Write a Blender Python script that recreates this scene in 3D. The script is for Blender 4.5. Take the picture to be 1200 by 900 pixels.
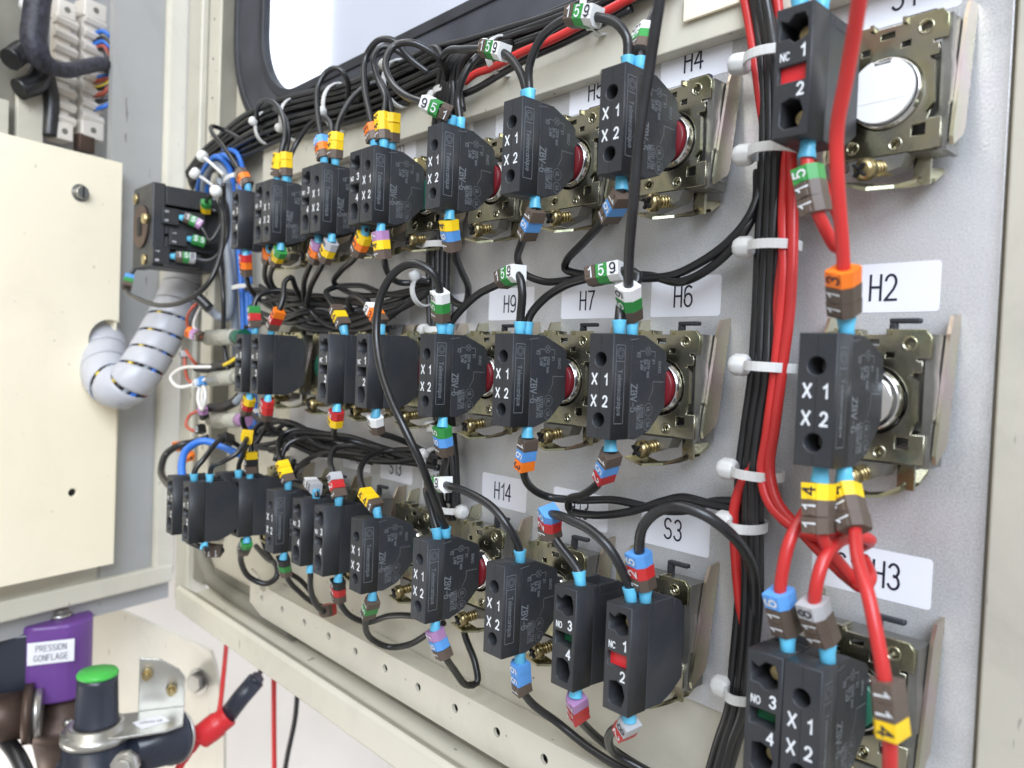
import bpy, bmesh, math, random
from mathutils import Vector, Matrix
random.seed(7)
D = bpy.data
for o in list(D.objects): D.objects.remove(o)
sc = bpy.context.scene
col = sc.collection
S = 0.001                                     # everything below is written in millimetres

# ---------------------------------------------------------------- camera
R = Matrix(((0.6789625990755689, 0.7331519024545353, 0.03870499946833386),
            (0.04681604677046345, 0.009376654803693686, -0.9988595177048062),
            (-0.7326786791092901, 0.6800002693175848, -0.027956875839015502)))
T = Vector((55.52929796124903, -28.085332034064294, 246.88479325711123))
F = 900.18
CAM = -(R.transposed() @ T)
cam = D.objects.new('camera', D.cameras.new('camera')); col.objects.link(cam)
m3 = Matrix((R[0], -R[1], -R[2])).transposed()
cam.matrix_world = Matrix.Translation(CAM*S) @ m3.to_4x4()
cam.data.sensor_width = 36; cam.data.lens = 36*F/1200
cam.data.clip_start = 0.005; cam.data.clip_end = 50
cam.data.dof.use_dof = True; cam.data.dof.focus_distance = 0.262; cam.data.dof.aperture_fstop = 15
sc.camera = cam
# ---------------------------------------------------------------- light
w = D.worlds.new("World"); sc.world = w; w.use_nodes = True
w.node_tree.nodes['Background'].inputs[0].default_value = (0.97, 0.955, 0.94, 1)
w.node_tree.nodes['Background'].inputs[1].default_value = 0.60
def lamp(name, loc, tgt, sx, sy, power, color, spread=180):
    l = D.lights.new(name, 'AREA'); l.shape = 'RECTANGLE'; l.size = sx; l.size_y = sy; l.energy = power; l.color = color; l.spread = math.radians(spread)
    o = D.objects.new(name, l); col.objects.link(o); o.location = loc
    o.rotation_euler = (Vector(tgt)-Vector(loc)).to_track_quat('-Z', 'Y').to_euler()
lamp('ceiling_light', (-0.15, -0.7, 1.15), (-0.05, 0, -0.02), 1.1, .5, 6.5, (1, .98, .94))
lamp('window_light', (.62, -.55, .50), (.05, 0, 0.05), .6, .6, 17, (.77, .86, 1))
lamp('room_light', (-0.02, -0.62, 0.30), (-.47, -.09, -0.03), .3, .3, .42, (1, .94, .84), 70)
lamp('plaster_wall_fill', (-.62, -.45, -.62), (-.52, .35, -.50), .3, .3, 1.6, (1, .96, .92), 120)  # added fill lamp that brightens the plaster wall at lower left
lamp('room_wall_fill', (-0.75, -0.1, 1.3), (-0.75, .42, 0.3), .5, .4, 5, (.93, .96, 1))  # added fill lamp, lights the room wall seen through the pane
sc.view_settings.view_transform = 'Standard'; sc.view_settings.look = 'None'
sc.view_settings.exposure = -0.14; sc.view_settings.gamma = 1
sc.render.resolution_x = 1024; sc.render.resolution_y = 768

# ---------------------------------------------------------------- places
RT = R.transposed()
def ray(x, y): return RT @ Vector(((x-600)/F, (y-450)/F, 1))
def at(x, y, d):                              # a point d mm in front of the door plate
    r = ray(x, y); return CAM + r*((-d-CAM.y)/r.y)
def atx(x, y, X):
    r = ray(x, y); return CAM + r*((X-CAM.x)/r.x)
def atz(x, y, Z): return CAM + ray(x, y)*Z    # a point at distance Z
HG = Vector((-462, 8, 0)); CE = Vector((.264, -.964, 0)).normalized(); CN = Vector((.964, .264, 0)).normalized()
def cab(u, z, wd): return HG + CE*u + CN*wd + Vector((0, 0, z))     # cabinet front: u away from the hinge
def atc(x, y, wd):
    r = ray(x, y); n = CN; s = (HG+n*wd-CAM).dot(n)/r.dot(n); return CAM+r*s
def uc(x, y, wd):
    P = atc(x, y, wd)-HG; return (P.dot(CE), P.z)

# ---------------------------------------------------------------- materials
MATS = {}
def mat(name, c, rough=.5, metal=0, var=.12, scale=60, bump=0, coat=0, c2=None, spec=.5, trans=0, alpha=1, bscale=None, sub=0, emit=None, rv=.12, orand=0, chips=0, smudge=0):
    m = D.materials.new(name); m.use_nodes = True; N = m.node_tree.nodes; L = m.node_tree.links
    b = N['Principled BSDF']
    tc = N.new('ShaderNodeTexCoord'); nz = N.new('ShaderNodeTexNoise'); nz.inputs['Scale'].default_value = scale; nz.inputs['Detail'].default_value = 6
    L.new(tc.outputs['Object'], nz.inputs['Vector'])
    cr = N.new('ShaderNodeValToRGB'); cr.color_ramp.elements[0].position = .33; cr.color_ramp.elements[1].position = .68
    a = c2 if c2 else tuple(v*(1-var) for v in c)
    bb = c if c2 else tuple(min(1, v*(1+var)) for v in c)
    cr.color_ramp.elements[0].color = (*a, 1); cr.color_ramp.elements[1].color = (*bb, 1)
    L.new(nz.outputs['Fac'], cr.inputs[0]); out = cr.outputs[0]
    if smudge:                                 # faint hand marks and dust
        n3 = N.new('ShaderNodeTexNoise'); n3.inputs['Scale'].default_value = 14; n3.inputs['Detail'].default_value = 8; n3.inputs['Roughness'].default_value = .7; n3.inputs['Distortion'].default_value = 1.2
        L.new(tc.outputs['Object'], n3.inputs['Vector']); r3 = N.new('ShaderNodeMapRange'); r3.inputs['From Min'].default_value = .48; r3.inputs['From Max'].default_value = .72; r3.inputs['To Max'].default_value = smudge
        L.new(n3.outputs['Fac'], r3.inputs['Value']); mx = N.new('ShaderNodeMix'); mx.data_type = 'RGBA'; mx.inputs[7].default_value = (*[v*.45 for v in c], 1)
        L.new(r3.outputs[0], mx.inputs[0]); L.new(out, mx.inputs[6]); out = mx.outputs[2]
    if chips:                                  # small chipped or dirty specks and scratches
        mp = N.new('ShaderNodeMapping'); mp.inputs['Scale'].default_value = (1, 1, .22); L.new(tc.outputs['Object'], mp.inputs['Vector'])
        n4 = N.new('ShaderNodeTexNoise'); n4.inputs['Scale'].default_value = 210; n4.inputs['Detail'].default_value = 3; L.new(mp.outputs[0], n4.inputs['Vector'])
        r4 = N.new('ShaderNodeMapRange'); r4.inputs['From Min'].default_value = .715; r4.inputs['From Max'].default_value = .735; r4.inputs['To Max'].default_value = chips
        L.new(n4.outputs['Fac'], r4.inputs['Value']); mx = N.new('ShaderNodeMix'); mx.data_type = 'RGBA'; mx.inputs[7].default_value = (.10, .09, .07, 1)
        L.new(r4.outputs[0], mx.inputs[0]); L.new(out, mx.inputs[6]); out = mx.outputs[2]
    if orand:
        oi = N.new('ShaderNodeObjectInfo'); hs = N.new('ShaderNodeHueSaturation'); ro = N.new('ShaderNodeMapRange'); ro.inputs['To Min'].default_value = 1-orand; ro.inputs['To Max'].default_value = 1+orand
        L.new(oi.outputs['Random'], ro.inputs['Value']); L.new(ro.outputs[0], hs.inputs['Value']); L.new(out, hs.inputs['Color']); out = hs.outputs[0]
    L.new(out, b.inputs['Base Color'])
    mr = N.new('ShaderNodeMapRange'); mr.inputs['To Min'].default_value = max(0, rough-rv); mr.inputs['To Max'].default_value = min(1, rough+rv)
    L.new(nz.outputs['Fac'], mr.inputs['Value']); L.new(mr.outputs[0], b.inputs['Roughness'])
    b.inputs['Metallic'].default_value = metal; b.inputs['Specular IOR Level'].default_value = spec
    b.inputs['Coat Weight'].default_value = coat
    if trans: b.inputs['Transmission Weight'].default_value = trans
    if alpha < 1: b.inputs['Alpha'].default_value = alpha
    if sub: b.inputs['Subsurface Weight'].default_value = sub; b.inputs['Subsurface Radius'].default_value = (.002, .002, .002); b.inputs['Subsurface Scale'].default_value = 1
    if emit: b.inputs['Emission Color'].default_value = (*c, 1); b.inputs['Emission Strength'].default_value = emit
    if bump:
        n2 = N.new('ShaderNodeTexNoise'); n2.inputs['Scale'].default_value = bscale or scale*8; n2.inputs['Detail'].default_value = 4
        L.new(tc.outputs['Object'], n2.inputs['Vector'])
        bp = N.new('ShaderNodeBump'); bp.inputs['Strength'].default_value = bump; bp.inputs['Distance'].default_value = .0004
        L.new(n2.outputs['Fac'], bp.inputs['Height']); L.new(bp.outputs[0], b.inputs['Normal'])
    MATS[name] = m; return m
mat('plate_grey', (.61, .61, .61), .36, .38, .07, 18, .22, bscale=1300, smudge=.36)
def speckle(m):                                # sparkling metallic paint
    N = m.node_tree.nodes; L = m.node_tree.links; b = N['Principled BSDF']
    tc = N.new('ShaderNodeTexCoord'); nz = N.new('ShaderNodeTexNoise'); nz.inputs['Scale'].default_value = 1900; nz.inputs['Detail'].default_value = 1
    L.new(tc.outputs['Object'], nz.inputs['Vector'])
    old = b.inputs['Base Color'].links[0].from_socket
    mx = N.new('ShaderNodeMix'); mx.data_type = 'RGBA'; mx.blend_type = 'OVERLAY'; mx.inputs[0].default_value = .38
    L.new(old, mx.inputs[6]); L.new(nz.outputs['Fac'], mx.inputs[7]); L.new(mx.outputs[2], b.inputs['Base Color'])
speckle(MATS['plate_grey'])
mat('cream_paint', (.61, .58, .48), .42, 0, .05, 12, .12, bscale=500, smudge=.22, chips=.7)
mat('cream_paint_dim', (.50, .47, .39), .42, 0, .05, 12, .12, bscale=500, smudge=.3, chips=.7)  # copy of the cream paint, darkened against strong light on the right edge
mat('pale_cream', (.94, .86, .67), .40, 0, .02, 6, .1, bscale=400, smudge=.09, chips=.35)
mat('cabinet_white', (.39, .39, .375), .5, 0, .05, 10, .1, bscale=300, smudge=.2, chips=.6)
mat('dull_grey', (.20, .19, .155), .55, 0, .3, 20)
mat('wall_white', (.80, .77, .74), .8, 0, .03, 15, 1.0, bscale=60)
mat('back_wall', (.78, .80, .88), .7, 0, .05, 4)
mat('black_plastic', (.022, .025, .031), .46, 0, .35, 70, .25, bscale=1400, c2=(.038, .039, .041), orand=.22, smudge=-.0)
mat('cavity_black', (.006, .006, .007), .6)
mat('black_rubber', (.030, .032, .038), .5, 0, .3, 50, .1)
mat('gasket', (.055, .058, .07), .55, 0, .35, 30, .2)
mat('wire_black', (.014, .014, .015), .34, 0, .3, 120, spec=.6, rv=.12, orand=.35, bump=.1)
mat('wire_red', (.56, .030, .028), .33, 0, .10, 60, spec=.5, sub=.05, orand=.12, smudge=.25)
mat('wire_braid', (.045, .045, .065), .55, 0, .5, 300, 1.0, bscale=420, c2=(.012, .012, .016))
mat('wire_blue', (.035, .17, .60), .38, 0, .08, 60)
mat('wire_grey', (.26, .29, .33), .45, 0, .08, 60)
mat('wire_white', (.72, .70, .66), .4, 0, .05, 60)
mat('wire_rust', (.42, .085, .05), .4, 0, .05, 60)
mat('wire_yellow', (.75, .55, .03), .4, 0, .05, 60)
mat('ferrule_blue', (.11, .44, .64), .38, 0, .12, 150, sub=.05, orand=.22)
mat('nylon', (.68, .68, .66), .4, 0, .05, 60, sub=.25, spec=.5)
mat('screw_gold', (.47, .38, .20), .36, 1, .3, 120, .25, bscale=900)
mat('chrome', (.72, .72, .72), .18, 1, .1, 60)
mat('zinc_grey', (.23, .225, .205), .40, .75, .18, 80, .2, bscale=900)
mat('lens_red', (.15, .004, .010), .4, 0, .2, 60)
mat('lens_green', (.01, .10, .06), .3, 0, .2, 60)
mat('signal_red', (.60, .02, .025), .4, 0, .1, 60)
mat('signal_green', (.012, .13, .05), .4, 0, .1, 60)
mat('print_white', (.72, .74, .76), .5)
mat('print_grey', (.15, .16, .17), .55)
mat('print_black', (.012, .012, .03), .5)
mat('paper', (.84, .84, .88), .5, 0, .03, 20, orand=.05, smudge=.10)
mat('white_plastic', (.72, .67, .60), .45, 0, .05, 30)
mat('clear_plastic', (.50, .50, .43), .25, 0, .08, 40, trans=.35)
mat('purple', (.15, .055, .27), .42, 0, .12, 30)
mat('green_cap', (.06, .48, .07), .4, 0, .06, 40)
mat('brass_dark', (.10, .065, .05), .5, .5, .3, 40, .2)
mat('steel', (.50, .49, .45), .33, .85, .12, 40, .1)
mat('gauge_black', (.025, .03, .045), .3, 0, .2, 30)
mat('disc_glare', (.86, .85, .83), .4, .1, .05, 40)  # white colour stands in for overexposed bare metal
mat('daylight', (.93, .96, 1), .5, emit=2)
mat('spiral_wrap', (.46, .47, .51), .35, 0, .04, 30, spec=.5, sub=.1)
RING = {'0': (.016, .016, .016), '1': (.10, .072, .055), '2': (.50, .025, .025), '3': (.85, .19, .015), '4': (.84, .55, .012),
        '5': (.035, .26, .055), '6': (.10, .30, .66), '7': (.38, .20, .38), '8': (.42, .42, .43), '9': (.78, .78, .76)}
RN = {'0': 'black', '1': 'brown', '2': 'red', '3': 'orange', '4': 'yellow', '5': 'green', '6': 'blue', '7': 'violet', '8': 'grey', '9': 'white'}
for k, v in RING.items(): mat('ring_'+RN[k], v, .42, 0, .08, 100, sub=.03, orand=.12, smudge=.2)
def zinc_gold():                               # yellow passivated zinc: gold shifting to pink and green
    m = mat('zinc_gold', (.5, .4, .2), .26, 1, .1, 60, .3, bscale=260)
    N = m.node_tree.nodes; L = m.node_tree.links; b = N['Principled BSDF']
    cr = N.new('ShaderNodeValToRGB'); e = cr.color_ramp.elements
    e[0].position = .25; e[0].color = (.27, .30, .20, 1); e[1].position = .78; e[1].color = (.42, .36, .30, 1)
    a = e.new(.42); a.color = (.46, .43, .28, 1); a = e.new(.58); a.color = (.40, .38, .30, 1)
    tc = N.new('ShaderNodeTexCoord'); nz = N.new('ShaderNodeTexNoise'); nz.inputs['Scale'].default_value = 90; nz.inputs['Detail'].default_value = 3
    L.new(tc.outputs['Object'], nz.inputs['Vector']); L.new(nz.outputs['Fac'], cr.inputs[0]); L.new(cr.outputs[0], b.inputs['Base Color'])
zinc_gold()
def zinc_pink():
    m = mat('zinc_pink', (.5, .4, .2), .28, 1, .1, 30, .1, bscale=900)
    N = m.node_tree.nodes; L = m.node_tree.links; b = N['Principled BSDF']
    cr = N.new('ShaderNodeValToRGB'); e = cr.color_ramp.elements
    e[0].position = .3; e[0].color = (.52, .58, .40, 1); e[1].position = .72; e[1].color = (.58, .44, .47, 1)
    a = e.new(.5); a.color = (.56, .50, .38, 1)
    tc = N.new('ShaderNodeTexCoord'); nz = N.new('ShaderNodeTexNoise'); nz.inputs['Scale'].default_value = 45; nz.inputs['Detail'].default_value = 2
    L.new(tc.outputs['Object'], nz.inputs['Vector']); L.new(nz.outputs['Fac'], cr.inputs[0]); L.new(cr.outputs[0], b.inputs['Base Color'])
zinc_pink()

# ---------------------------------------------------------------- mesh helpers
def link(o, parent=None):
    col.objects.link(o)
    if parent is not None: o.parent = parent
    return o
class G:
    def __init__(s): s.v = []; s.f = []; s.sm = []
    def add(s, vs, fs, sm=False):
        n = len(s.v); s.v += [tuple(v) for v in vs]; s.f += [tuple(n+i for i in f) for f in fs]; s.sm += [sm]*len(fs); return s
    def box(s, a, b, fr=None):
        (x0, y0, z0), (x1, y1, z1) = [(min(p, q), ) for p, q in ()] or (tuple(min(p, q) for p, q in zip(a, b)), tuple(max(p, q) for p, q in zip(a, b)))
        vs = [(x, y, z) for x in (x0, x1) for y in (y0, y1) for z in (z0, z1)]
        if fr: vs = [fr @ Vector(v) for v in vs]
        return s.add(vs, [(0, 1, 3, 2), (4, 6, 7, 5), (0, 4, 5, 1), (2, 3, 7, 6), (0, 2, 6, 4), (1, 5, 7, 3)])
    def prism(s, poly, f0, f1):                # poly of 2-D points; f0/f1 map a point to the two end planes
        n = len(poly); vs = [f0(p) for p in poly]+[f1(p) for p in poly]
        return s.add(vs, [tuple(range(n)), tuple(range(2*n-1, n-1, -1))]+[(i, i+n, (i+1) % n+n, (i+1) % n) for i in range(n)])
    def cyl(s, a, b, r0, r1=None, n=20, caps=True):
        a = Vector(a); b = Vector(b); r1 = r0 if r1 is None else r1
        t = (b-a).normalized(); u = t.orthogonal().normalized(); v = t.cross(u)
        ring = lambda c, r: [c+(u*math.cos(2*math.pi*i/n)+v*math.sin(2*math.pi*i/n))*r for i in range(n)]
        m = len(s.v); s.v += [tuple(p) for p in ring(a, r0)+ring(b, r1)]
        s.f += [(m+i, m+(i+1) % n, m+(i+1) % n+n, m+i+n) for i in range(n)]; s.sm += [True]*n
        if caps: s.f += [tuple(m+i for i in range(n-1, -1, -1)), tuple(m+n+i for i in range(n))]; s.sm += [False, False]
        return s
    def lathe(s, a, ax, prof, n=28):           # prof: (distance along ax, radius)
        a = Vector(a); t = Vector(ax).normalized(); u = t.orthogonal().normalized(); v = t.cross(u); m = len(s.v)
        for h, r in prof: s.v += [tuple(a+t*h+(u*math.cos(2*math.pi*i/n)+v*math.sin(2*math.pi*i/n))*r) for i in range(n)]
        for k in range(len(prof)-1):
            s.f += [(m+k*n+i, m+k*n+(i+1) % n, m+(k+1)*n+(i+1) % n, m+(k+1)*n+i) for i in range(n)]; s.sm += [True]*n
        e = m+(len(prof)-1)*n
        s.f += [tuple(m+i for i in range(n-1, -1, -1)), tuple(e+i for i in range(n))]; s.sm += [False]*2
        return s
    def tube(s, pts, r, n=10, flat=None, close=False):
        m = len(s.v); N = len(pts); up = None
        for i, p in enumerate(pts):
            t = (pts[(i+1) % N if close else min(i+1, N-1)]-pts[(i-1) % N if close else max(i-1, 0)])
            t = t.normalized() if t.length > 1e-6 else Vector((0, 0, 1))
            if up is None: up = t.orthogonal().normalized()
            up = (up-t*up.dot(t)).normalized(); v = t.cross(up)
            rr = r(i/(N-1)) if callable(r) else r
            s.v += [tuple(p+(up*math.cos(2*math.pi*k/n)+v*math.sin(2*math.pi*k/n))*rr) for k in range(n)]
        for i in range(N if close else N-1):
            j = (i+1) % N
            s.f += [(m+i*n+k, m+i*n+(k+1) % n, m+j*n+(k+1) % n, m+j*n+k) for k in range(n)]; s.sm += [True]*n
        if not close: s.f += [tuple(m+k for k in range(n-1, -1, -1)), tuple(m+(N-1)*n+k for k in range(n))]; s.sm += [False]*2
        return s
    def mesh(s, name, mt, org=(0, 0, 0), sharp=True):
        me = D.meshes.new(name); o = Vector(org)
        me.from_pydata([tuple((Vector(v)-o)*S) for v in s.v], [], s.f)
        me.polygons.foreach_set('use_smooth', s.sm); me.materials.append(MATS[mt])
        bm = bmesh.new(); bm.from_mesh(me); bmesh.ops.recalc_face_normals(bm, faces=bm.faces); bm.to_mesh(me); bm.free()
        me.update(); return me
    def obj(s, name, mt, parent=None, org=None, bev=0):
        if org is None: org = tuple(parent['o']) if parent is not None and 'o' in parent else (0, 0, 0)
        o = link(D.objects.new(name, s.mesh(name, mt, org)), parent)
        if bev:
            b = o.modifiers.new('bevel', 'BEVEL'); b.width = bev*S; b.segments = 2; b.limit_method = 'ANGLE'; b.angle_limit = math.radians(35)
        return o
def place(o, m4): o.matrix_local = m4; return o
USED = set()
def tag(o, label, cat, group=None, kind=None):
    o['label'] = label; o['category'] = cat
    if group: o['group'] = group
    if kind: o['kind'] = kind
    return o
def thing(name, label, cat, group=None, loc=(0, 0, 0)):
    o = D.objects.new(name, None); col.objects.link(o); o.location = Vector(loc)*S; o.empty_display_size = .005
    o['o'] = [float(v) for v in loc]
    return tag(o, label, cat, group)
def struct(g, name, mt, bev=0, kind='structure'):
    o = g.obj(name, mt, None, (0, 0, 0), bev); o['kind'] = kind; return o
def curve_mesh(name, splines, ext, mt, bev=0, cyc=True):    # filled flat outline with holes, extruded along local z
    cu = D.curves.new(name, 'CURVE'); cu.dimensions = '2D'; cu.fill_mode = 'BOTH'; cu.extrude = ext*S; cu.bevel_depth = bev*S; cu.bevel_resolution = 1
    for sp in splines:
        q = cu.splines.new('POLY'); q.points.add(len(sp)-1); q.use_cyclic_u = True
        for p, c in zip(q.points, sp): p.co = (c[0]*S, c[1]*S, 0, 1)
    o = D.objects.new('t', cu); me = D.meshes.new_from_object(o); me.name = name; me.materials.clear(); me.materials.append(MATS[mt])
    D.objects.remove(o); D.curves.remove(cu); return me
def circ(cx, cy, r, n=24): return [(cx+r*math.cos(2*math.pi*i/n), cy+r*math.sin(2*math.pi*i/n)) for i in range(n)]
def rect(x0, y0, x1, y1): return [(x0, y0), (x1, y0), (x1, y1), (x0, y1)]
def rrect(x0, y0, x1, y1, r, n=5):
    out = []
    for cx, cy, a0 in ((x1-r, y1-r, 0), (x0+r, y1-r, 90), (x0+r, y0+r, 180), (x1-r, y0+r, 270)):
        out += [(cx+r*math.cos(math.radians(a0+90*i/n)), cy+r*math.sin(math.radians(a0+90*i/n))) for i in range(n+1)]
    return out
def _a(cx, cy, rx, ry, a0, a1, n=10): return [(cx+rx*math.cos(math.radians(a0+(a1-a0)*i/n)), cy+ry*math.sin(math.radians(a0+(a1-a0)*i/n))) for i in range(n+1)]
GL = {'0': [_a(.3, .5, .27, .5, 90, 450, 22)], '1': [[(.1, .76), (.2, .8), (.34, 1), (.34, 0)]],
      '2': [_a(.29, .72, .25, .28, 165, -30, 10)+[(.42, .42), (.04, 0), (.56, 0)]], '3': [_a(.27, .75, .23, .25, 155, -80, 10), _a(.27, .27, .26, .27, 85, -155, 12)],
      '4': [[(.44, 0), (.44, 1), (.02, .3), (.58, .3)]], '5': [[(.52, 1), (.12, 1), (.07, .53)]+_a(.28, .33, .27, .33, 115, -150, 12)],
      '6': [[(.5, .93)]+_a(.33, .7, .29, .3, 80, 165, 5)+_a(.3, .31, .27, .31, 178, -182, 18)], '7': [[(.04, 1), (.56, 1), (.36, .55), (.22, 0)]],
      '8': [_a(.3, .75, .22, .25, 90, 450, 16), _a(.3, .26, .27, .26, 90, 450, 18)], '9': [[(.1, .07)]+_a(.27, .3, .29, .3, -100, -15, 5)+_a(.3, .69, .27, .31, -2, 358, 18)],
      'A': [[(0, 0), (.32, 1), (.64, 0)], [(.11, .33), (.53, .33)]], 'B': [[(.05, 0), (.05, 1), (.3, 1)]+_a(.3, .76, .22, .24, 90, -90, 8)+[(.05, .52)], [(.3, .52)]+_a(.32, .26, .25, .26, 88, -90, 8)+[(.05, 0)]],
      'C': [_a(.33, .5, .3, .5, 45, 315, 18)], 'D': [[(.05, 0), (.05, 1), (.25, 1)]+_a(.25, .5, .35, .5, 85, -85, 12)+[(.05, 0)]], 'E': [[(.55, 1), (.05, 1), (.05, 0), (.57, 0)], [(.05, .52), (.5, .52)]],
      'F': [[(.55, 1), (.05, 1), (.05, 0)], [(.05, .52), (.48, .52)]], 'G': [_a(.33, .5, .3, .5, 45, 325, 18)+[(.62, .46), (.36, .46)]], 'H': [[(.05, 0), (.05, 1)], [(.56, 0), (.56, 1)], [(.05, .52), (.56, .52)]],
      'I': [[(.1, 0), (.1, 1)]], 'L': [[(.05, 1), (.05, 0), (.53, 0)]], 'M': [[(.04, 0), (.04, 1), (.35, .1), (.66, 1), (.66, 0)]], 'N': [[(.05, 0), (.05, 1), (.56, 0), (.56, 1)]], 'O': [_a(.33, .5, .3, .5, 90, 450, 24)],
      'P': [[(.05, 0), (.05, 1), (.3, 1)]+_a(.3, .74, .24, .26, 90, -90, 8)+[(.05, .48)]], 'Q': [_a(.33, .5, .3, .5, 90, 450, 24), [(.4, .22), (.64, -.04)]], 'R': [[(.05, 0), (.05, 1), (.3, 1)]+_a(.3, .75, .24, .25, 90, -90, 8)+[(.05, .5)], [(.32, .48), (.58, 0)]],
      'S': [_a(.3, .74, .24, .26, 35, 265, 12)+_a(.3, .26, .26, .26, 80, -150, 12)], 'T': [[(0, 1), (.6, 1)], [(.3, 1), (.3, 0)]], 'U': [[(.05, 1)]+_a(.31, .3, .26, .3, 180, 360, 12)+[(.57, 1)]], 'V': [[(0, 1), (.31, 0), (.62, 1)]],
      'W': [[(0, 1), (.2, 0), (.42, .9), (.64, 0), (.84, 1)]], 'X': [[(.0, 0), (.6, 1)], [(.0, 1), (.6, 0)]], 'Z': [[(.03, 1), (.58, 1), (.0, 0), (.6, 0)]], '-': [[(.06, .42), (.4, .42)]], '/': [[(0, -.05), (.42, 1.05)]], '.': [[(.1, 0), (.1, .1)]], ',': [[(.12, .1), (.04, -.15)]],
      'e': [[(.05, .36), (.5, .36)]+_a(.28, .34, .23, .34, 20, 320, 16)], 'l': [[(.08, 0), (.08, 1)]], 'm': [[(.05, 0), (.05, .68)], [(.05, .45)]+_a(.2, .5, .14, .18, 150, 0, 6)+[(.34, 0)], [(.34, .45)]+_a(.5, .5, .15, .18, 150, 0, 6)+[(.65, 0)]],
      'c': [_a(.28, .34, .23, .34, 50, 310, 12)], 'a': [_a(.25, .34, .21, .34, 60, 300, 12), [(.47, .68), (.47, 0)]], 'n': [[(.05, 0), (.05, .68)], [(.05, .42)]+_a(.26, .45, .2, .23, 150, 0, 6)+[(.46, 0)]], 'i': [[(.08, 0), (.08, .68)], [(.08, .85), (.08, .95)]],
      'q': [_a(.25, .34, .21, .34, 60, 300, 12), [(.47, .68), (.47, -.3)]], 'u': [[(.05, .68)]+_a(.26, .22, .21, .22, 180, 360, 8)+[(.47, .68)]], 's': [_a(.22, .5, .17, .17, 40, 260, 6)+_a(.22, .17, .18, .17, 80, -140, 6)], 'x': [[(.02, 0), (.42, .68)], [(.02, .68), (.42, 0)]]}
def _split(st):                                # break a stroke at sharp corners
    out = []; cur = [st[0]]
    for i in range(1, len(st)-1):
        cur.append(st[i]); a = Vector(st[i])-Vector(st[i-1]); b = Vector(st[i+1])-Vector(st[i])
        if a.length > .25 and b.length > .25 and a.angle(b) > 1.2: out.append(cur); cur = [st[i]]
    cur.append(st[-1]); out.append(cur); return out
TC = {}
def text_mesh(s, h, mt, sx=1.0, thin=0.0, align='CENTER'):
    """single-stroke lettering as flat ribbons, centred; thin: stroke weight 0..., negative is light"""
    k = (s, h, mt, sx, thin, align)
    if k in TC: return TC[k]
    wt = h*{True: .050, False: .078}[thin < 0]
    if h > 2 and thin >= .04: wt = h*.092
    x = 0; v = []; f = []; lay = 0
    for ch in s:
        if ch == ' ': x += .4; continue
        gl = GL[ch]; wd = max(p[0] for st in gl for p in st)
        for st in [q for st0 in gl for q in _split(st0)]:
            P = [Vector(((x+p[0])*h*sx, (p[1]-.5)*h)) for p in st]; cl = (P[0]-P[-1]).length < 1e-4
            if cl: P = P[:-1]
            n = len(P); m = len(v); lay += 1
            for i in range(n):
                a = P[i-1] if (i or cl) else P[0]; b = P[(i+1) % n] if (i < n-1 or cl) else P[-1]
                d1 = (P[i]-a); d2 = (b-P[i]); d1 = d1.normalized() if d1.length > 1e-6 else d2.normalized(); d2 = d2.normalized() if d2.length > 1e-6 else d1
                t = (d1+d2); t = t.normalized() if t.length > .05 else d1; nn = Vector((-t.y, t.x)); mi = min(1.9, 1/max(.3, nn.dot(Vector((-d1.y, d1.x)))))
                e = Vector((0, 0))
                if not cl and i == 0: e = -d2*wt*.9
                if not cl and i == n-1: e = d1*wt*.9
                for sg in (1, -1): q = P[i]+nn*wt*mi*sg+e; v.append((q.x*S, q.y*S, lay*.006*S))
            for i in range(n if cl else n-1):
                j = (i+1) % n; f.append((m+2*i+1, m+2*j+1, m+2*j, m+2*i))
        x += wd+.20
    wid = (x-.20)*h*sx
    me = D.meshes.new('lettering'); me.from_pydata([(a-wid*S/2, b, c) for a, b, c in v], [], f); me.materials.append(MATS[mt]); me.update(); TC[k] = me; return me
def font_mesh(s, h, mt, sx=1.0, thin=0.0, align='CENTER'):
    k = (s, h, mt, sx, thin, align)
    if k in TC: return TC[k]
    cu = D.curves.new('lettering', 'FONT'); cu.body = s; cu.size = h*1.38*S; cu.align_x = align; cu.align_y = 'CENTER'; cu.offset = thin*S
    cu.resolution_u = 3
    o = D.objects.new('t', cu); me = D.meshes.new_from_object(o); me.name = 'lettering'; me.materials.clear(); me.materials.append(MATS[mt])
    for v in me.vertices: v.co.x *= sx
    D.objects.remove(o); D.curves.remove(cu); TC[k] = me; return me
FRONT = Matrix(((1, 0, 0), (0, 0, -1), (0, 1, 0)))          # flat thing facing the room
SIDE = Matrix(((0, 0, 1), (0, 1, 0), (-1, 0, 0)))           # on a right side face, reading downwards
def fr(M3, loc): return Matrix.Translation(Vector(loc)*S) @ M3.to_4x4()
def merge(objs, name, parent):                              # join plain meshes into one part
    bm = bmesh.new(); mats = []
    for me, mx in objs:
        off = len(bm.verts); bm.from_mesh(me); bm.verts.ensure_lookup_table()
        for v in bm.verts[off:]: v.co = mx @ v.co
    out = D.meshes.new(name); bm.to_mesh(out); bm.free(); out.materials.append(objs[0][0].materials[0])
    return link(D.objects.new(name, out), parent)

# ---------------------------------------------------------------- the door, its plate and rails
g = G().box((-268, 0, -128.3), (88.4, -1.6+1.6+1.4, 104)); pl = struct(g, 'mounting_plate', 'plate_grey', .3)
skin = curve_mesh('door', [rect(-404, -186, 112, 260), rrect(-325, 112.5, 260, 420, 26) if False else rrect(-324, 119, 100, 250, 56, 12)], .7, 'cream_paint')
o = link(D.objects.new('door', skin)); place(o, fr(FRONT, (0, 2.6, 0))); o['kind'] = 'structure'
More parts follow.
